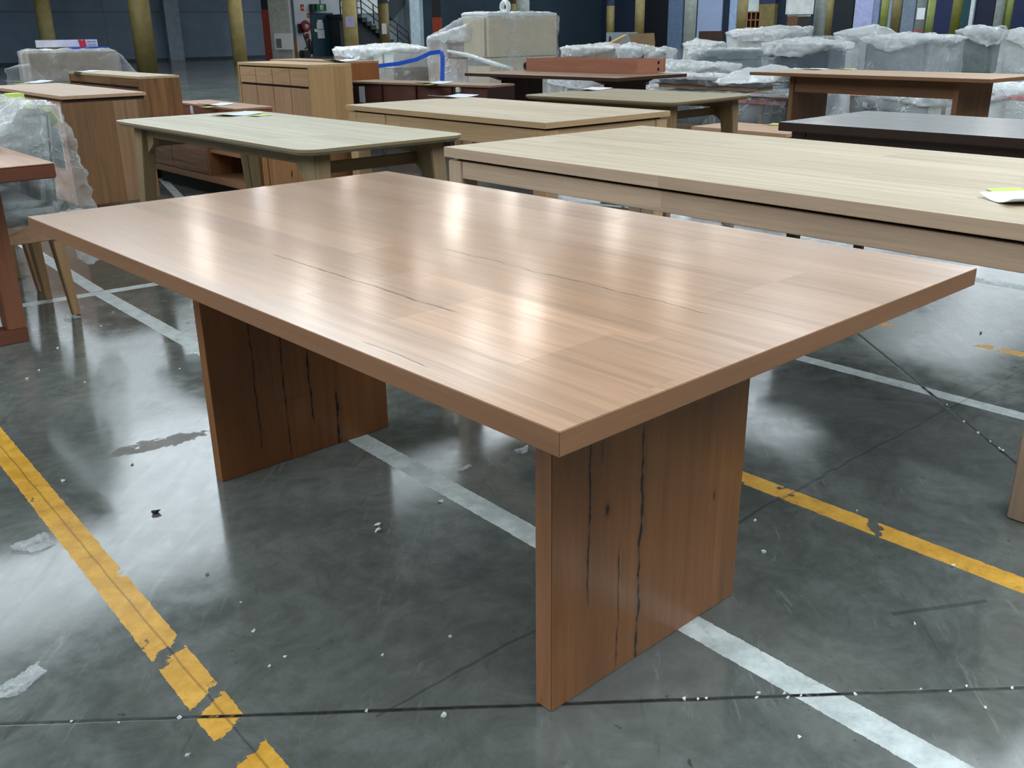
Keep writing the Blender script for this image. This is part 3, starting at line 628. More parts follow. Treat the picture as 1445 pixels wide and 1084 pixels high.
# ------------------------------------------------------------------ sideboards and consoles
def carc(label, loc, rz, w, l, h, name='sideboard'):
    return thing(name, label, 'sideboard', (loc[0], loc[1], 0), rz)
# S1: left, its plywood back to the left
s1 = carc('wooden sideboard at left with plain plank end and plywood back', (1.41, 5.93), -.03, .55, 1.9, .83)
ms = wood('s1_end', [(150, 114, 82), (134, 99, 67), (126, 91, 60), (158, 122, 92)], 'z', 'x', .16, 4, .42, 0, .2, .35, .25, streak=.4); mply = wood('s1_ply', PLY, 'y', 'z', .6, 4, .6, 0, .2, 0, .12); mst = wood('s1_top', [(196, 160, 130), (190, 154, 124)], 'y', 'x', .14, 3, .45, 0, .2, .1, .15)
MB().box(0, .55, 0, 1.9, .808, .83, .002).build('top_board', mst, s1)
MB().box(.01, .54, .02, 1.88, .785, .808, 0).build('shadow_gap_strip', MATS['gap_brown'], s1)
MB().box(.006, .03, .06, 1.85, .12, .79, .001).build('back_panel', mply, s1)
MB().box(.004, .006, .085, .115, .66, .76, 0).build('tag', paper, s1)
MB().box(.0, .55, 0, .024, .12, .785, .002).build('end_panel', ms, s1); MB().box(.0, .55, 1.876, 1.9, .12, .785, .002).build('end_panel', ms, s1)
MB().box(.03, .55, .024, 1.876, .12, .14, 0).build('base_board', mply, s1); MB().box(.53, .548, .024, 1.876, .14, .785, 0).build('front_panel', ms, s1)
for (a, b) in ((.05, .05), (.5, .05), (.5, 1.85), (.05, 1.85)): MB().taper((a, b), (.018, .018), (a, b), (.03, .03), 0, .12).build('leg', ms, s1)
# S2
s2 = carc('streaky brown sideboard behind the plywood backed sideboard', (2.60, 7.62), -.03, .36, 1.85, .86)
m2 = wood('s2_end', STK, 'z', 'x', .085, 4, .4, 0, .2, .45, .35, streak=.75); m2y = wood('s2_front', STK, 'y', 'z', .14, 2, .4, 0, .2, .3, .35, streak=.6); m2t = wood('s2_top', [(200, 176, 138), (190, 164, 126)], 'y', 'x', .1, 2, .4, 0, .2, .1, .15)
MB().box(0, .36, 0, 1.85, .84, .86, .002).build('top_board', m2t, s2)
MB().box(0, .36, 0, .025, .1, .84, .002).build('end_panel', m2, s2); MB().box(0, .36, 1.825, 1.85, .1, .84, .002).build('end_panel', m2, s2)
MB().box(.02, .36, .025, 1.825, .1, .84, 0).build('carcass', plain('carcass_dark', (40, 24, 15), .6), s2)
MB().box(.003, .02, .03, 1.82, .775, .838, .001).build('top_rail', m2y, s2)
for k in range(3): MB().box(.004, .02, .04+k*.595, .62+k*.595, .14, .755, .001).build('door', m2y, s2)
MB().box(.03, .33, .05, 1.8, 0, .1, 0).build('plinth', MATS['carcass_dark'], s2)
# S4: four drawers above four doors
s4 = carc('light oak sideboard with four drawers above four doors', (4.603, 8.2), -.054, .5, 1.72, .88)
m4e = wood('s4_end', GLD, 'z', 'x', .14, 4, .45, 0, .2, .2, .18); m4t = wood('s4_top', [(204, 170, 126), (196, 162, 118)], 'y', 'x', .1, 2, .4, 0, .2, .1, .15); m4d = wood('s4_door', [(176, 138, 104), (168, 130, 98), (182, 144, 110)], 'z', 'y', .2, 3, .45, 0, .2, .15, .25); m4r = wood('s4_drawer', [(188, 150, 112), (180, 142, 106)], 'y', 'z', .3, 3, .45, 0, .2, 0, .3)
MB().box(0, .5, 0, 1.72, .85, .88, .003).build('top_board', m4t, s4)
MB().box(0, .5, 0, .028, .06, .85, .002).build('end_panel', m4e, s4); MB().box(0, .5, 1.692, 1.72, .06, .85, .002).build('end_panel', m4e, s4)
MB().box(.03, .5, .028, 1.692, .06, .85, 0).build('carcass', MATS['carcass_dark'], s4); MB().box(.05, .45, .05, 1.67, 0, .06, 0).build('plinth', MATS['carcass_dark'], s4)
for k in range(4):
    a = .036+k*.4135; b = a+.402
    MB().box(.004, .03, a, b, .665, .835, .002).build('drawer', m4r, s4); MB().box(.004, .03, a, b, .075, .64, .002).build('door', m4d, s4)
# S5
s5 = carc('orange brown sideboard just behind the four door sideboard', (5.60, 9.0), -.03, .42, 1.9, .87)
m5 = wood('s5_end', [(150, 88, 46), (162, 98, 54)], 'z', 'x', .1, 4, .42, 0, .2, .2, .25); m5t = wood('s5_top', [(186, 146, 112), (178, 138, 104)], 'y', 'x', .1, 2, .4, 0, .2, .1, .15)
MB().box(0, .42, 0, 1.9, .848, .87, .002).build('top_board', m5t, s5)
for b in (0, 1.875): MB().box(0, .42, b, b+.025, .08, .848, .002).build('end_panel', m5, s5)
MB().box(.01, .41, .025, 1.875, .08, .848, 0).build('carcass', m5t, s5)
MB().box(.03, .3, .06, 1.84, 0, .08, 0).build('plinth', MATS['carcass_dark'], s5)
# S6: dark console, back to the viewer
s6 = thing('low_console', 'low dark brown console showing divided back, behind drawer front table', 'console', (5.66, 6.62, 0), .17)
m6 = plain('console_back', (88, 48, 38), .6, var=.2); m6d = plain('console_dark', (46, 24, 20), .5); m6t = wood('s6_top', [(150, 122, 96), (142, 114, 90)], 'y', 'x', .1, 2, .4, 0, .2, .1, .15)
MB().box(0, .42, 0, 2.0, .66, .68, .002).build('top_board', m6t, s6)
for b in (0, 1.98): MB().box(0, .42, b, b+.02, .1, .66, .001).build('end_panel', m6d, s6)
MB().box(.03, .05, .02, 1.98, .1, .66, 0).build('back_panel', m6, s6)
for k in range(1, 4): MB().box(.012, .03, k*.5-.008, k*.5+.008, .1, .655, 0).build('divider', m6d, s6)
MB().box(.05, .41, .02, 1.98, .1, .13, 0).build('base_board', m6d, s6); MB().box(.06, .38, .1, 1.9, 0, .1, 0).build('plinth', m6d, s6)
MB().box(.022, .03, 1.78, 1.86, .46, .63, 0).build('tag', paper, s6)
for b in (.38, 1.955): MB().box(-.004, .03, b, b+.05, .605, .655, .004).build('corner_block', plain('foam_block', (224, 226, 222), .8), s6)
# TV unit
tv = thing('media_unit', 'low recycled wood media unit with open shelf under rounded table', 'media unit', (2.53, 4.85, 0), -.02)
mt1 = wood('tv_rail', [(166, 120, 86), (156, 112, 78)], 'y', 'z', .2, 3, .5, 0, .2, 0, .25); mt2 = wood('tv_door', [(146, 112, 86), (138, 104, 80)], 'y', 'z', .11, 2, .55, 0, .2, .3, .45, streak=.9); mt3 = wood('tv_orange', [(150, 104, 64), (158, 111, 70)], 'z', 'y', .08, 2, .45, 0, .2, .3, .3, streak=.5, knots=((.22, .3, .008, .018),)); mt4 = plain('shelf_dark', (84, 44, 24), .5)
L_ = 2.75
MB().box(0, .42, 0, L_, .48, .52, .003).build('top_board', mt1, tv); MB().box(0, .42, 0, L_, .11, .16, .003).build('base_board', mt1, tv)
MB().box(.4, .42, 0, L_, .16, .48, 0).build('back_panel', mt4, tv)
for b in (0, .74, 1.52, L_-.03): MB().box(.0, .4, b, b+.03, .16, .48, .002).build('divider', mt3, tv)
MB().box(-.003, .4, .55, .63, .16, .48, .002).build('stile', mt3, tv)
MB().box(.02, .38, .78, 1.52, .335, .36, .002).build('shelf', mt1, tv)
MB().box(.002, .03, 1.56, 2.22, .165, .475, .003).build('door', mt2, tv); MB().box(.002, .03, 2.23, 2.71, .165, .475, .003).build('door', mt2, tv)
MB().box(.002, .03, .04, .54, .165, .475, .003).build('drawer', mt3, tv)
MB().box(.06, .38, .08, L_-.08, 0, .11, 0).build('plinth', plain('plinth_black', (14, 13, 13), .7), tv)
# S3 low red brown console
s3 = thing('low_console', 'low reddish console between streaky sideboard and four door sideboard', 'console', (3.62, 7.95, 0), -.03)
m3 = wood('s3_wood', [(150, 86, 58), (142, 80, 52)], 'y', 'z', .2, 3, .5, 0, .2, 0, .25); m3t = wood('s3_top', [(180, 132, 100), (174, 126, 94)], 'y', 'x', .1, 2, .45, 0, .2, .1, .15)
MB().box(0, .40, 0, 1.5, .50, .52, .002).build('top_board', m3t, s3); MB().box(.01, .39, .01, 1.49, .1, .50, .002).build('carcass', m3, s3); MB().box(.04, .36, .06, 1.44, 0, .1, 0).build('plinth', MATS['carcass_dark'], s3)
MB().box(.002, .012, 1.0, 1.06, .42, .5, 0).build('tag', paper, s3)
# hairpin-leg low table
hp = thing('hairpin_table', 'low table on black hairpin legs between the oak tables', 'table', (4.48, 6.05, 0), 0)
MB().box(0, .45, 0, 1.35, .36, .39, .003).build('tabletop', mt1, hp)
for (a, b) in ((.08, .1), (.37, .1), (.37, 1.25), (.08, 1.25)):
    MB().tube([(a-.06, b+.05, .36), (a, b, .012), (a+.06, b-.05, .36)], .011, 8).build('hairpin_leg', black, hp)
# low bench with sticker
lb_ = thing('low_bench', 'low brown bench with lime sticker beyond the rounded grey table', 'bench', (6.02, 3.48, 0), -.03)
MB().box(0, .55, 0, .95, .37, .40, .003).build('top_board', wood('bench_top', [(190, 150, 120), (184, 144, 114)], 'y', 'x', .1, 2, .45, 0, .2, .1, .15), lb_)
m_b = wood('bench_leg', [(160, 108, 74), (150, 100, 68)], 'z', 'x', .2, 3, .5, 0, .2, 0, .25)
for b in (.02, .9): MB().box(.03, .52, b, b+.03, 0, .37, .002).build('slab_leg', m_b, lb_)
MB().box(.03, .05, .05, .9, .28, .37, .002).build('apron', m_b, lb_)

# timber box and pipe on the brown table
cx = az(898, 104.5, .755); b0 = ax(731, 100, cx.x); e0 = ay(940, 101, cx.y)
tb = thing('timber_box', 'long reddish timber box lying on brown slab leg table', 'timber', (cx.x, cx.y, .755), .02)
mtb = wood('timber_red', [(160, 104, 80), (168, 111, 86), (152, 97, 74)], 'y', 'z', .3, 2, .55, 0, .2, 0, .25)
ln, dp = min(b0.y, 7.49)-cx.y, min(e0.x-cx.x, .75)
MB().box(0, .03, 0, ln, 0, .135, .002).build('long_board', mtb, tb); MB().box(dp-.03, dp, 0, ln, 0, .135, .002).build('long_board', mtb, tb)
MB().box(.03, dp-.03, 0.002, .03, 0, .132, .002).build('end_board', mtb, tb); MB().box(.03, dp-.03, ln-.03, ln, 0, .132, .002).build('end_board', mtb, tb)
MB().box(.03, dp-.03, .03, ln-.03, .09, .11, 0).build('infill_board', mtb, tb)
for z in (.035, .10): MB().tube([(dp-.12, -.002, z), (dp-.12, .02, z)], .016, 14).build('dowel_hole', black, tb)
pp_ = az(722, 99, .755)
pi_ = thing('cardboard_tube', 'pale roll with dark bore beside the reddish timber box', 'tube', (cx.x+.03, min(b0.y+.06, 7.56), .80), 0)
MB().tube([(0, 0, 0), (.6, .04, 0)], .045, 18, False).build('tube_wall', plain('tube_white', (214, 210, 204), .6), pi_); MB().tube([(.004, 0.0, 0), (.55, .036, 0)], .036, 18).build('bore', plain('bore_dark', (22, 16, 14), .9), pi_)

# ------------------------------------------------------------------ papers and stickers
def sheet(px, py, z, w, l, rz, label, name='paper_sheet', cat='paper', mat=None, curl=.012):
    p = az(px, py, z); b = MB(); n = 8; rows = []
    for i in range(n+1):
        u = i/n; x = (u-.5)*w; hz = curl*((2*u-1)**2)*(1 if u < .5 else .6)+.0015
        rows.append([b.b.verts.new((x, y_, hz+dz)) for y_, dz in ((-l/2, 0), (l/2, 0), (l/2, .0012), (-l/2, .0012))])
    for a, c in zip(rows, rows[1:]):
        for k in range(4): b.b.faces.new((a[k], a[(k+1) % 4], c[(k+1) % 4], c[k]))
    b.b.faces.new(rows[0]); b.b.faces.new(rows[-1][::-1])
    o_ = b.build(name, mat or paper, None, (p.x, p.y, z)); o_.rotation_euler = (0, 0, rz); return tag(o_, label, cat)
SH = [(1462, 284, .755, .16, .23, .9, 'curled white sheet at right edge of the pale oak table', .02),
      (640, 137, .755, .30, .21, .1, 'white sheet on the drawer front oak table', .015), (334, 162, .755, .26, .17, .2, 'white sheet on the rounded grey table at left', .012),
      (833, 126.5, .755, .3, .2, .1, 'white sheet on the rounded table below the timber box', .012), (42, 117, .83, .3, .21, .2, 'white sheet on the plywood backed sideboard', .02),
      (304, 148.5, .52, .3, .21, .2, 'white sheet on the low reddish console', .02), (117, 101.5, .86, .3, .21, .2, 'white sheet on the streaky brown sideboard', .012),
      (480, 86.6, .87, .4, .22, .2, 'white sheet on the orange brown sideboard', .03), (612, 118, .68, .4, .22, .2, 'white sheet on the low dark console', .02), (1150, 98, .755, .25, .2, .1, 'pale sheet with lime tag on brown railed table', .008)]
for px, py, z, w, l, rz, lab, cu in SH: sheet(px, py, z, w, l, rz, lab, curl=cu)
for px, py, z, w, l, rz, lab in ((1424, 270.5, .755, .07, .1, .9, 'lime sticker beside the curled sheet on pale oak table'), (366, 163.5, .755, .12, .09, .2, 'lime sticker at right end of rounded grey table sheet'),
      (26, 119, .83, .12, .09, .2, 'lime sticker on the plywood backed sideboard'), (291, 151.5, .52, .14, .1, .2, 'lime sticker on the low reddish console'), (466, 87.2, .87, .16, .1, .2, 'lime sticker on the orange brown sideboard'),
      (602, 120, .68, .16, .08, .2, 'lime sticker on the low dark console'), (1095, 176, .40, .16, .12, .2, 'lime sticker on the low brown bench'), (1196, 98, .755, .22, .14, .1, 'lime sticker on brown railed table')):
    sheet(px, py, z, w, l, rz, lab, 'lime_sticker', 'sticker', lime, .004)

# ------------------------------------------------------------------ film wrapped goods
kraft = plain('kraft_carton', (182, 150, 116), .75, .2, .08, 4); kraftp = plain('pinkish_carton', (176, 146, 132), .75, .2, .08, 4); taupe = plain('taupe_carton', (150, 136, 122), .8, .2, .12, 9); 
slate = plain('slate_fabric', (52, 66, 80), .9, .2, .12, 20); beige = plain('beige_fabric', (196, 188, 174), .9, .2, .1, 20); gfab = plain('ash_fabric', (134, 142, 146), .9, .2, .12, 16); gdark = plain('graphite_fabric', (84, 92, 96), .9, .2, .12, 16); whit = plain('white_cover', (226, 230, 224), .7, .3, .08, 5); darkc = plain('dark_carton', (56, 66, 72), .6, .3, .2, 6); tape = plain('brown_tape', (150, 120, 86), .4); rtape = plain('red_printed_tape', (206, 150, 146), .5, .3, .25, 18)
def frame(pxL, pxC, pxR, row, d, z0=0):
    c = ad(pxC, row, d); y1 = ax(pxL, row, c.x).y; x1 = ay(pxR, row, c.y).x
    return c.x, x1, c.y, y1, z0, c.z
def wrap_hull(t_, bx, mat, inf=.03, extra=(), voxel=.05, strength=.07, scale=.22, name='plastic_film'):
    x0, x1, y0, y1, z0, z1 = bx; e = inf
    pts = [(x, y, z) for x in (x0-e, x1+e) for y in (y0-e, y1+e) for z in (z0+.05, z1+e)]+list(extra)
    return crumple(MB().hull(pts).build(name, mat, t_), voxel, strength, scale)
def sofa_core(t_, X, Y, H, mat, back='x0', cush=2):
    """a sofa filling X by Y by H; its back on the low x side"""
    bt = min(.24, X*.3); ah = H*.72; aw = min(.2, Y*.16); sh = H*.34
    MB().box(0, X, aw, Y-aw, .06, sh, .03).build('seat_base', mat, t_, smooth=False)
    MB().box(0, bt, 0, Y, .06, H, .05).build('backrest', mat, t_)
    for a in (0, Y-aw): MB().box(bt*.9, X, a, a+aw, .06, ah, .04).build('armrest', mat, t_)
    n = max(1, cush); cw = (Y-2*aw)/n
    for k in range(n): MB().box(bt, X-.01, aw+k*cw+.005, aw+(k+1)*cw-.005, sh, sh+.16, .05).build('seat_cushion', mat, t_)
    for (a, b) in ((.08, .08), (X-.08, .08), (X-.08, Y-.08), (.08, Y-.08)): MB().tube([(a, b, 0), (a, b, .07)], .025, 10).build('foot', black, t_)
def carton(t_, x0, x1, y0, y1, z0, z1, mat, strip=True, name='carton'):
    c = MB().box(x0, x1, y0, y1, z0, z1, .008).build(name, mat, t_)
    if strip: MB().box(x0-.002, x1+.002, (y0+y1)/2-.025, (y0+y1)/2+.025, z0+.01, z1+.002, 0).build('packing_tape', tape, c)
    return c
def goods(name, label, cat, F, kind, mat, film=plast, extra=None, group='film wrapped goods on the warehouse floor', **kw):
    x0, x1, y0, y1, z0, z1 = F; t_ = thing(name, label, cat, (x0, y0, z0), 0, group); X, Y, H = x1-x0, y1-y0, z1-z0
    kw.setdefault('cush', 2)
    if kind == 'sofa': sofa_core(t_, X, Y, H, mat, cush=kw['cush'])
    elif kind == 'stacked':      # two pieces one above the other
        MB().box(0, X, 0, Y, .05, H*.46, .05).build('lower_piece', kw.get('mat2', mat), t_); MB().box(.02, X-.02, .02, Y-.02, H*.48, H, .06).build('upper_piece', mat, t_)
        MB().box(.05, X-.05, .05, Y-.05, 0, .05, 0).build('pallet', tape, t_)
    elif kind == 'cartons':
        n, m = kw.get('n', 2), kw.get('m', 2)
        for i in range(n):
            for k in range(m): carton(t_, 0, X, Y*i/n+.006, Y*(i+1)/n-.006, .1+(H-.1)*k/m, .1+(H-.1)*(k+1)/m-.006, kw['mats'][(i+k*2) % len(kw['mats'])] if 'mats' in kw else mat)
        MB().box(0, X, 0, Y, 0, .1, .005).build('pallet', tape, t_)
    wrap_hull(t_, (0, X, 0, Y, 0, H), film, extra=extra or (), inf=kw.get('inf', .03), voxel=kw.get('voxel', .05), strength=kw.get('strength', .07), scale=kw.get('scale', .22))
    if kw.get('lid', True):
        rn = random.Random(name+label); top_pts = [(x, y, z) for x in (-.035, X+.035) for y in (-.035, Y+.035) for z in (H-.012, H+.012)]
        for k in range(4): top_pts.append((X*rn.uniform(.1, .9), Y*rn.uniform(.1, .9), H+rn.uniform(.03, .09)))
        for k in range(3): top_pts.append((-.05, Y*rn.random(), H-rn.uniform(.04, .2)))
        top_pts.append((X*rn.random(), -.05, H-rn.uniform(.04, .2)))
        lid = MB().hull(top_pts).build('gathered_film', plast_soft, t_); crumple(lid, .024, .05, .12)
    return t_, X, Y, H

# W1: carton wrapped bundle behind the streaky sideboard, with the sign board on it
F = frame(26, 40, 166, 74, 14); t_, X, Y, H = goods('wrapped_cartons', 'film wrapped taupe carton bundle with blue tape at far left', 'cartons', F, 'cartons', taupe, plast_thin, n=1, m=2, mats=[taupe, kraft], strength=.1, lid=False)
MB().box(X*.5, X*.92, .10, .24, H+.034, H+.05, 0).build('blue_tape', plain('strap_blue', (24, 84, 200), .4), t_)
crumple(MB().hull([(X, 0, H), (X, .3, H), (X+.45, .05, .45), (X+.4, .4, .45), (X-.1, -.03, .45), (X-.35, -.03, H-.1), (X, .5, .4)]).build('film_flap', plast_thin, t_), .05, .06, .2)
crumple(MB().hull([(0, 0, H*.85), (0, .3, H*.8), (-.38, .05, .75), (-.3, .3, .5), (0, -.03, .45), (.3, -.03, .45), (0, .4, .4)]).build('film_flap', plast_thin, t_), .05, .06, .2)
yb = F[2]+.32; a, b = ay(50, 57, yb), ay(137, 57, yb); sl = b.x-a.x; sh2 = a.z-F[5]-.06
sb = thing('sign_board', 'white sign board with red notched panel standing on wrapped cartons', 'sign', (a.x, yb, F[5]+.06))
MB().box(0, sl, 0, .02, 0, sh2, .002).build('board', plain('sign_white', (206, 208, 222), .5), sb)
yr = sl*.68; wr = sl*.13
MB().prism_ax([(yr+wr*.15, 0), (yr+wr, 0), (yr+wr*.9, sh2*.98), (yr+wr*.6, sh2*.98), (yr+wr*.5, sh2*.84), (yr+wr*.35, sh2*.98), (yr, sh2*.98)], -.006, 0, 'y').build('red_panel', plain('sign_red', (206, 34, 58), .5), sb)
g = MB(); g.box(sl*.83, sl*.93, -.006, 0, sh2*.68, sh2*.74, 0); g.box(sl*.945, sl*.96, -.006, 0, sh2*.6, sh2*.8, 0); g.box(sl*.83, sl*.98, -.006, 0, sh2*.24, sh2*.31, 0); g.build('small_lettering', plain('letter_grey', (96, 104, 130), .5), sb)

# W2: centre left bundle of pinkish cartons
F = frame(472, 555, 606, 70, 14.6); t_, X, Y, H = goods('wrapped_cartons', 'film wrapped pink brown carton pile behind the orange brown sideboard', 'cartons', F, 'cartons', kraftp, plast, n=3, m=3, mats=[kraftp, whit, taupe], strength=.08)
# W3: tall bundle
F = frame(602, 690, 786, 22, 13.2)
xk, yk = F[0], F[2]
t3 = thing('wrapped_cartons', 'tallest film wrapped carton load with sloping film, picture centre', 'cartons', (xk, yk, 0), 0, 'film wrapped goods on the warehouse floor'); X, Y, H = F[1]-F[0], F[3]-F[2], F[5]
pe = plain('load_carton', (206, 190, 160), .75, .2, .06, 5)
yl = Y*.98; zl = ax(600, 52, xk).z; zm = ax(680, 82, xk).z
carton(t3, 0, X, -.0, Y*.12, zm+.01, H, pe); carton(t3, 0.02, X, Y*.12+.01, Y*.42, zm+.01, H-.03, pe, False)
carton(t3, 0, X, 0, Y*.35, .1, zm, pe, False, 'base_carton'); carton(t3, 0, X*.8, Y*.36, Y*.66, .1, zm-.02, kraftp); carton(t3, 0, X*.8, Y*.67, yl, .1, zl-.05, kraftp)
carton(t3, .05, X*.7, Y*.44, Y*.66, zm, zm+.16, taupe)
MB().box(0, X, 0, Y, 0, .1, .005).build('pallet', tape, t3)
MB().box(-.006, .0, .01, Y*.34, zm-.10, zm-.02, 0).build('grey_band', plain('band_grey', (128, 124, 126), .5), t3)
crumple(MB().hull([(-.03, Y+.02, .1), (-.03, Y+.02, zl), (X*.85, Y+.02, zl), (X*.85, Y+.02, .1), (-.03, -.03, .1), (-.03, -.03, H+.02), (X+.03, -.03, H+.02), (X+.03, -.03, .1), (-.03, Y*.42, H), (X, Y*.42, H), (X, Y*.42, .1)]).build('plastic_film', plast, t3), .05, .06, .2)
crumple(MB().box(-.02, X+.02, -.02, Y*.44, H-.02, H+.05, .02).build('foam_lid', plast_soft, t3), .04, .05, .12)
crumple(MB().hull([(-.06, Y*.3, H-.1), (-.06, Y*.98, zl), (-.02, Y*.3, H-.35), (-.02, Y*.98, zl-.12), (.3, Y*.3, H-.05), (.3, Y*.98, zl)]).build('sloping_film', plast_soft, t3), .04, .05, .12)
rr = ad(719, 13, 13.2); MB().ring((X*.4, Y*.18, H+.12), .07, .035, 'x', 20, 8).build('film_roll', plast_soft, t3)
# blue strap draped over both
sp = [ad(508, 103, 13.9), ad(530, 93.5, 13.8), ad(562, 90, 13.5), ad(588, 84, 13.3), ad(607, 75, 12.9), ad(622, 73, 12.8)]
strap = MB().ribbon(sp, .055).build('packing_strap', MATS['strap_blue']); tag(strap, 'bright blue strap sagging between two wrapped carton loads', 'strap')
sp2 = [ad(622, 73, 12.8), ad(624.5, 80, 12.8), ad(624.5, 100, 12.8), ad(624, 118, 12.8)]
g = MB(); q = ad(625, 76, 12.85)
g.ribbon(sp2, .06, Vector((.6, -.8, 0))); g.build('hanging_end', MATS['strap_blue'], strap)
tg = MB().tube([ad(632, 72, 12.75), ad(660, 78, 12.5), ad(700, 91, 12.2), ad(722, 97, 12.0)], [.02, .03, .03, .025], 8).build('twisted_film', plast_soft); tag(tg, 'twisted clear film rope stretched down toward the pale tube', 'film')

# goods behind the timber box
F = frame(792, 868, 884, 68, 14.2); goods('wrapped_cartons', 'low film wrapped brown cartons directly behind the timber box', 'cartons', F, 'cartons', kraftp, plast, n=3, m=2, mats=[kraftp, whit, taupe])
F = frame(872, 907, 922, 68, 13.6); goods('wrapped_chair', 'slate chair under a tent of milky film behind timber box', 'chair', F, 'sofa', plain('dusk_fabric', (70, 78, 98), .9, .2, .1, 20), plast_thin, extra=((-.15, -.25, .25), (-.1, (F[3]-F[2])+.3, .25)), cush=1)
F = frame(916, 938, 952, 72, 14.5); goods('wrapped_chair', 'small beige armchair in film right of the slate chair', 'chair', F, 'sofa', beige, plast, cush=1)
F = frame(776, 850, 866, 112, 12.4); goods('wrapped_cartons', 'low pink taped wrapped carton seen under the brown table', 'cartons', F, 'cartons', rtape, plast, n=2, m=1, mats=[rtape, kraftp])
# open cardboard carton and leaning panel
oc = ad(893, 62, 17); t_ = thing('open_carton', 'open brown cardboard carton with raised flap in mid distance', 'carton', (oc.x, oc.y, 0), YAW-PI/2)
MB().box(-.3, .4, 0, .5, 0, oc.z-.0, .005).build('carton_body', kraft, t_)
MB().hexa([(-.02, .0, oc.z), (.4, .0, oc.z), (.4, .02, oc.z), (-.02, .02, oc.z), (-.1, -.05, oc.z+.17), (.37, -.05, oc.z+.18), (.37, -.03, oc.z+.18), (-.1, -.03, oc.z+.17)]).build('front_flap', kraft, t_)
MB().hexa([(-.3, .0, oc.z), (-.3, .5, oc.z), (-.28, .5, oc.z), (-.28, 0, oc.z), (-.52, .0, oc.z-.04), (-.52, .5, oc.z-.04), (-.1, .5, oc.z+.16), (-.1, 0, oc.z+.16)]).build('side_flap', kraft, t_)
lp = ad(878, 50, 20); t_ = thing('leaning_panel', 'pale grey framed panel standing behind the open carton', 'panel', (lp.x, lp.y, 0), YAW-PI/2+.1); zt_ = ad(878, 45.5, 20).z
MB().box(-.33, .33, 0, .05, 0, zt_, .005).build('frame', plain('panel_light', (150, 162, 166), .6), t_); MB().box(-.28, -.24, -.01, 0, .2, zt_-.08, 0).build('slot', drk, t_)
bc = ad(1003, 50, 36); t_ = thing('stacked_boards', 'dark brown boards leaning at the lilac panel far off', 'boards', (bc.x, bc.y, 0), YAW-PI/2-.2)
for i in range(3): MB().box(-.45+i*.05, .45-i*.08, i*.1, i*.1+.06, 0, 1.0-i*.06+.02, .004).build('board', plain('board_brown', (86, 62, 50), .7), t_)
bc = ad(1124, 32, 40); t_ = thing('carton_stack', 'brown carton stack below the white tarpaulin', 'cartons', (bc.x, bc.y, 0), YAW-PI/2-.3)
for i, (a, w, z0, z1) in enumerate(((-.4, .42, 0, 1.0), (.05, .4, 0, .9), (-.38, .4, 1.0, 1.55))): MB().box(a, a+w, 0, .5, z0+.002, z1, .005).build('carton', plain('far_carton', (104, 72, 56), .7), t_)

# cluster of wrapped sofas and pallets on the right
F = frame(852, 1112, 1140, 141, 10.4); F = (F[0], F[0]+1.3, F[2], F[3], 0, F[5]); base1 = F
t_, X, Y, H = goods('wrapped_pallet', 'low pallet of dark cartons in film with red printed tape', 'cartons', F, 'cartons', darkc, plast, n=4, m=2, mats=[darkc, gdark], lid=False)
MB().box(-.036, -.03, 0, Y, H-.06, H-.02, 0).build('red_printed_tape', rtape, t_); MB().box(-.03, .15, 0, Y, H+.02, H+.024, 0).build('red_printed_tape', rtape, t_)
F = frame(922, 1072, 1100, 113, 10.9, base1[5]+.05); t_, X, Y, H = goods('wrapped_headboard', 'long dark piece with white film edge lying on dark cartons', 'headboard', F, 'stacked', gdark, plast_thin, strength=.05, lid=False)
crumple(MB().box(-.06, .06, -.05, Y+.05, H-.02, H+.06, .02).build('film_edge', plast_soft, t_), .03, .04, .12)
F = frame(920, 1006, 1045, 94, 12.6); goods('wrapped_sofa', 'low rounded beige sofa in film left of the slate sofa', 'sofa', F, 'sofa', beige, plast)
p = ad(1013, 80, 13.8); zt_ = ad(1013, 72, 13.8).z
t_ = thing('round_ottoman', 'oval teal grey ottoman wrapped in shiny film', 'ottoman', (p.x+.3, p.y, 0), YAW-PI/2, 'film wrapped goods on the warehouse floor')
tq = plain('teal_grey_fabric', (96, 118, 122), .9, .2, .12, 16)
g = MB(); el = [(.62*math.cos(k*PI/16), .5*math.sin(k*PI/16)) for k in range(32)]; g.prism(el, .08, zt_-.12, .03); g.build('ottoman_body', tq, t_)
g = MB(); g.prism([(x*1.0, y*1.0) for x, y in el], zt_-.11, zt_, .04); g.build('top_cushion', tq, t_)
for a in (-.35, .35): MB().tube([(a, 0, 0), (a, 0, .09)], .04, 10).build('foot', black, t_)
crumple(MB().prism([(x*1.07, y*1.07) for x, y in el], .1, zt_+.03, .04).build('plastic_film', plast, t_), .04, .07, .2)
F = frame(966, 1012, 1022, 62, 15.4); goods('wrapped_cartons', 'small white film topped carton behind the oval ottoman', 'cartons', F, 'cartons', whit, plast_soft, n=1, m=2)
F = frame(1026, 1112, 1140, 46, 14.9); goods('wrapped_sofa', 'tall cream sofa under crumpled white film behind slate sofa', 'sofa', F, 'stacked', beige, plast_soft, extra=((.3, .2, F[5]+.12), (.9, .1, F[5]+.08)), strength=.11)
F = frame(1079, 1170, 1202, 63, 11.4); goods('wrapped_sofa', 'slate blue sofa end standing in clear film near brown railed table', 'sofa', F, 'stacked', slate, plast_thin, mat2=slate, extra=((.1, .3, F[5]+.09), (.4, .1, F[5]+.1)))
g = [ad(1080, 58, 11.35), ad(1172, 56, 11.35)]
t7_ = thing('film_heap', 'crumpled white film heap before the foot of slate sofa', 'film', ad(1085, 100, 10.2), YAW-PI/2)
crumple(MB().hull([(-.55, -.1, -.12), (.6, -.1, -.12), (.6, .3, -.12), (-.55, .3, -.12), (-.3, .1, .02), (.1, .1, .06), (.45, .1, .02)]).build('film_sheet', plast_soft, t7_), .03, .09, .12)
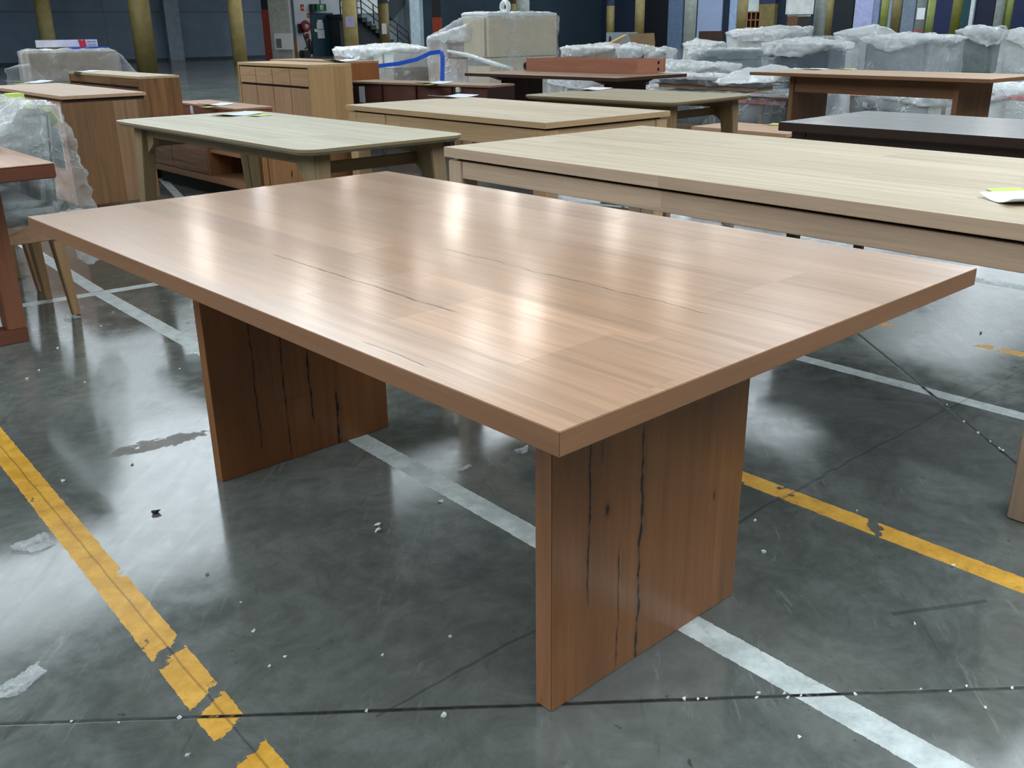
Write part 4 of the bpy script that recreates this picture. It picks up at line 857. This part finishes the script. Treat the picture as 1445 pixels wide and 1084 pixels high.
F = frame(1182, 1236, 1262, 48, 12.9); goods('wrapped_armchair', 'ash armchair under film with a peaked corner beside slate sofa', 'armchair', F, 'stacked', gfab, plast_soft, extra=((.1, .05, F[5]+.14),), strength=.06)
F = frame(1217, 1312, 1362, 55, 11.2); t_, X, Y, H = goods('wrapped_sofa', 'wide ash grey sofa in shiny film behind brown railed table', 'sofa', F, 'stacked', gfab, plast, mat2=plain('mist_fabric', (158, 166, 170), .9, .2, .1, 16), strength=.09)
MB().box(-.01, .0, Y*.28, Y*.42, .2, H*.6, 0).build('dark_slot', gdark, t_)
F = frame(1353, 1405, 1420, 44, 12.3); goods('wrapped_armchair', 'tall sage grey armchair in film left of white cover', 'armchair', F, 'stacked', plain('sage_fabric', (116, 128, 126), .9, .2, .1, 16), plast_thin, extra=((.4, .02, F[5]+.07),))
F = frame(1416, 1490, 1500, 48, 12.6); goods('wrapped_sofa', 'white covered sofa at the right edge of picture', 'sofa', F, 'stacked', whit, plast_soft, strength=.08)
F = frame(1166, 1372, 1378, 133, 10.4); F = (F[0], F[0]+.5, F[2]+.1, 5.5, 0, F[5]); t_, X, Y, H = goods('wrapped_pallet', 'low grey pallet load with red tape seen beneath railed table', 'cartons', F, 'cartons', gfab, plast, n=4, m=1, mats=[whit, gfab, darkc, gfab])
MB().box(-.04, -.034, 0, Y, H-.07, H-.02, 0).build('red_printed_tape', rtape, t_)
F = frame(1378, 1462, 1480, 128, 10.0); t_, X, Y, H = goods('wrapped_pallet', 'pale grey wrapped pallet with red tape at right edge', 'cartons', F, 'cartons', whit, plast_soft, n=1, m=2, mats=[whit, gfab])
MB().box(-.042, -.036, 0, Y, H-.1, H-.05, 0).build('red_printed_tape', rtape, t_)

# ------------------------------------------------------------------ bits on the floor and tabletop
foam = plain('foam_white', (232, 236, 236), .7)
def lump(name, p, s, mat, label, cat, group=None, flat=.5, seed=0):
    rnd = random.Random(seed); b = MB()
    b.hull([(s*rnd.uniform(-1, 1), s*rnd.uniform(-.6, .6), max(0, s*flat*rnd.uniform(-.2, 1.4))) for _ in range(12)]+[(s*.4, 0, 0), (-.4*s, .2*s, 0), (0, -.4*s, 0)])
    o_ = b.build(name, mat, None, (p[0], p[1], 0)); return tag(o_, label, cat, group)
lump('foam_scrap', az(534, 742, 0), .012, foam, 'white foam scrap on concrete between slab legs, nearer camera', 'scrap', seed=3); lump('foam_scrap', az(532, 750, 0), .012, foam, 'white foam scrap touching another, below the first, between slab legs', 'scrap', seed=4)
lump('foam_scrap', az(622, 709, 0), .009, foam, 'small white foam scrap beside the white line under table', 'scrap', seed=5)
for i, (px, py, s, lab) in enumerate(((655, 662, .03, 'clear crumpled film scrap by white line under the table'), (737, 637, .035, 'clear film scrap just left of the near slab leg'), (40, 775, .06, 'crumpled clear film on concrete at left edge'), (25, 970, .06, 'dusty film scrap at lower left near the floor joint'), (272, 500, .03, 'curled film shred by the white line left of far leg'), (105, 449, .05, 'thin film shred at the foot of wrapped chair'))):
    o_ = lump('film_scrap', az(px, py, 0), s, plast, lab, 'scrap', flat=.25, seed=20+i); crumple(o_, .003, .012, .02)
lump('grit_lump', az(220, 724, 0), .016, plain('grit_dark', (60, 56, 52), .9), 'dark grit lump on pale concrete between yellow line and table', 'debris', seed=40)
CR = [(55, 523), (120, 540), (38, 535), (160, 441), (143, 461), (81, 492), (253, 521), (265, 455), (340, 851), (358, 891), (402, 928), (380, 942), (265, 1066), (625, 1012), (540, 925), (635, 900), (1290, 882), (1078, 780), (1345, 800), (1210, 721), (1384, 470), (1065, 735), (90, 680), (292, 810), (186, 656), (1128, 1040), (1390, 1000)]
for px, py in CR: 
    p = az(px, py, 0); lump('foam_crumb', p, .0045*(1+.8*random.random()), foam, 'tiny white foam crumb on grey concrete', 'crumb', 'foam crumbs scattered on concrete', .8, seed=px)
for k in range(18):
    u = random.random(); x_ = -.42+1.6*u; y_ = .98-(x_+.48)*.8446+random.uniform(-.012, .012)
    if .25 < x_ < .9 and y_ > .2: pass
    lump('foam_crumb', (x_, y_), .0028*(1+random.random()), foam, 'tiny white foam crumb lodged along a floor joint', 'crumb', 'foam crumbs along the floor joints', .8, seed=900+k)
for k in range(8):
    x_ = 2.05+.32*random.random(); y_ = .12+(x_-2.01)*1.153+random.uniform(-.01, .01)
    lump('foam_crumb', (x_, y_), .0035*(1+random.random()), foam, 'tiny white foam crumb lodged along a floor joint', 'crumb', 'foam crumbs along the floor joints', .8, seed=950+k)

# ------------------------------------------------------------------ light
def area(name, loc, sx, sy_, power, col, rot=(0, 0, 0), shape='RECTANGLE'):
    l = bpy.data.lights.new(name, 'AREA'); l.shape = shape; l.size = sx; l.size_y = sy_; l.energy = power; l.color = col
    o_ = bpy.data.objects.new(name, l); C.objects.link(o_); o_.location = loc; o_.rotation_euler = rot; return o_
DAY = (.83, .94, 1.0); WARM = (1.0, .93, .84)
def ceiling_panel(x0, x1, y0, y1, L, col=DAY, nm='skylight_and_fill'): area(nm, ((x0+x1)/2, (y0+y1)/2, 6.9), x1-x0, y1-y0, L*4*(x1-x0)*(y1-y0), col)
for a in ((-4, 4, -8.5, -.5, 2.1), (5, 13, -6, 2.4, 2.5), (-12, -4, -.4, 13, 2.4), (-3, 10.4, 12.5, 19, 2.4), (10.4, 12.2, 12.5, 14.2, 2.4), (-3, 10.4, 19.1, 30, 1.0), (15, 19.5, 8.6, 11.6, 1.6), (17, 20, 5, 7, 2.0), (22, 30, 8, 11, 1.0), (30, 47, 8, 42, 1.1)): ceiling_panel(*a)  # skylights mirrored in the floor; rear, side and far panels added as fill
LAMPS = [(15, 20.2), (14.7, 15.6), (13.3, 14.2), (12.4, 14.9), (12.5, 19.4), (11.3, 20.4), (22.6, 27.9), (24, 26.6), (23.8, 20.9), (22.3, 19.6), (26.2, 18.4), (27.5, 27.5), (18.1, 13.9), (18, 35), (12, 28), (30, 35), (33, 22), (37, 14), (36, 30), (24, 38), (42, 24), (19, 24)]
for x, y in LAMPS: area('high_bay_lamp', (x, y, 6.6), .7, .7, 20 if y < 23 and x < 28 else 45, WARM, shape='DISK')
w_ = bpy.data.worlds.new('world'); SC.world = w_; w_.use_nodes = True
w_.node_tree.nodes['Background'].inputs[0].default_value = (.80, .90, 1.0, 1); w_.node_tree.nodes['Background'].inputs[1].default_value = .03
SC.view_settings.view_transform = 'Standard'; SC.view_settings.look = 'None'; SC.view_settings.exposure = .6; SC.view_settings.gamma = 1; SC.view_settings.use_curve_mapping = False
SC.cycles.transparent_max_bounces = 24; SC.cycles.max_bounces = 8; SC.cycles.sample_clamp_indirect = 4
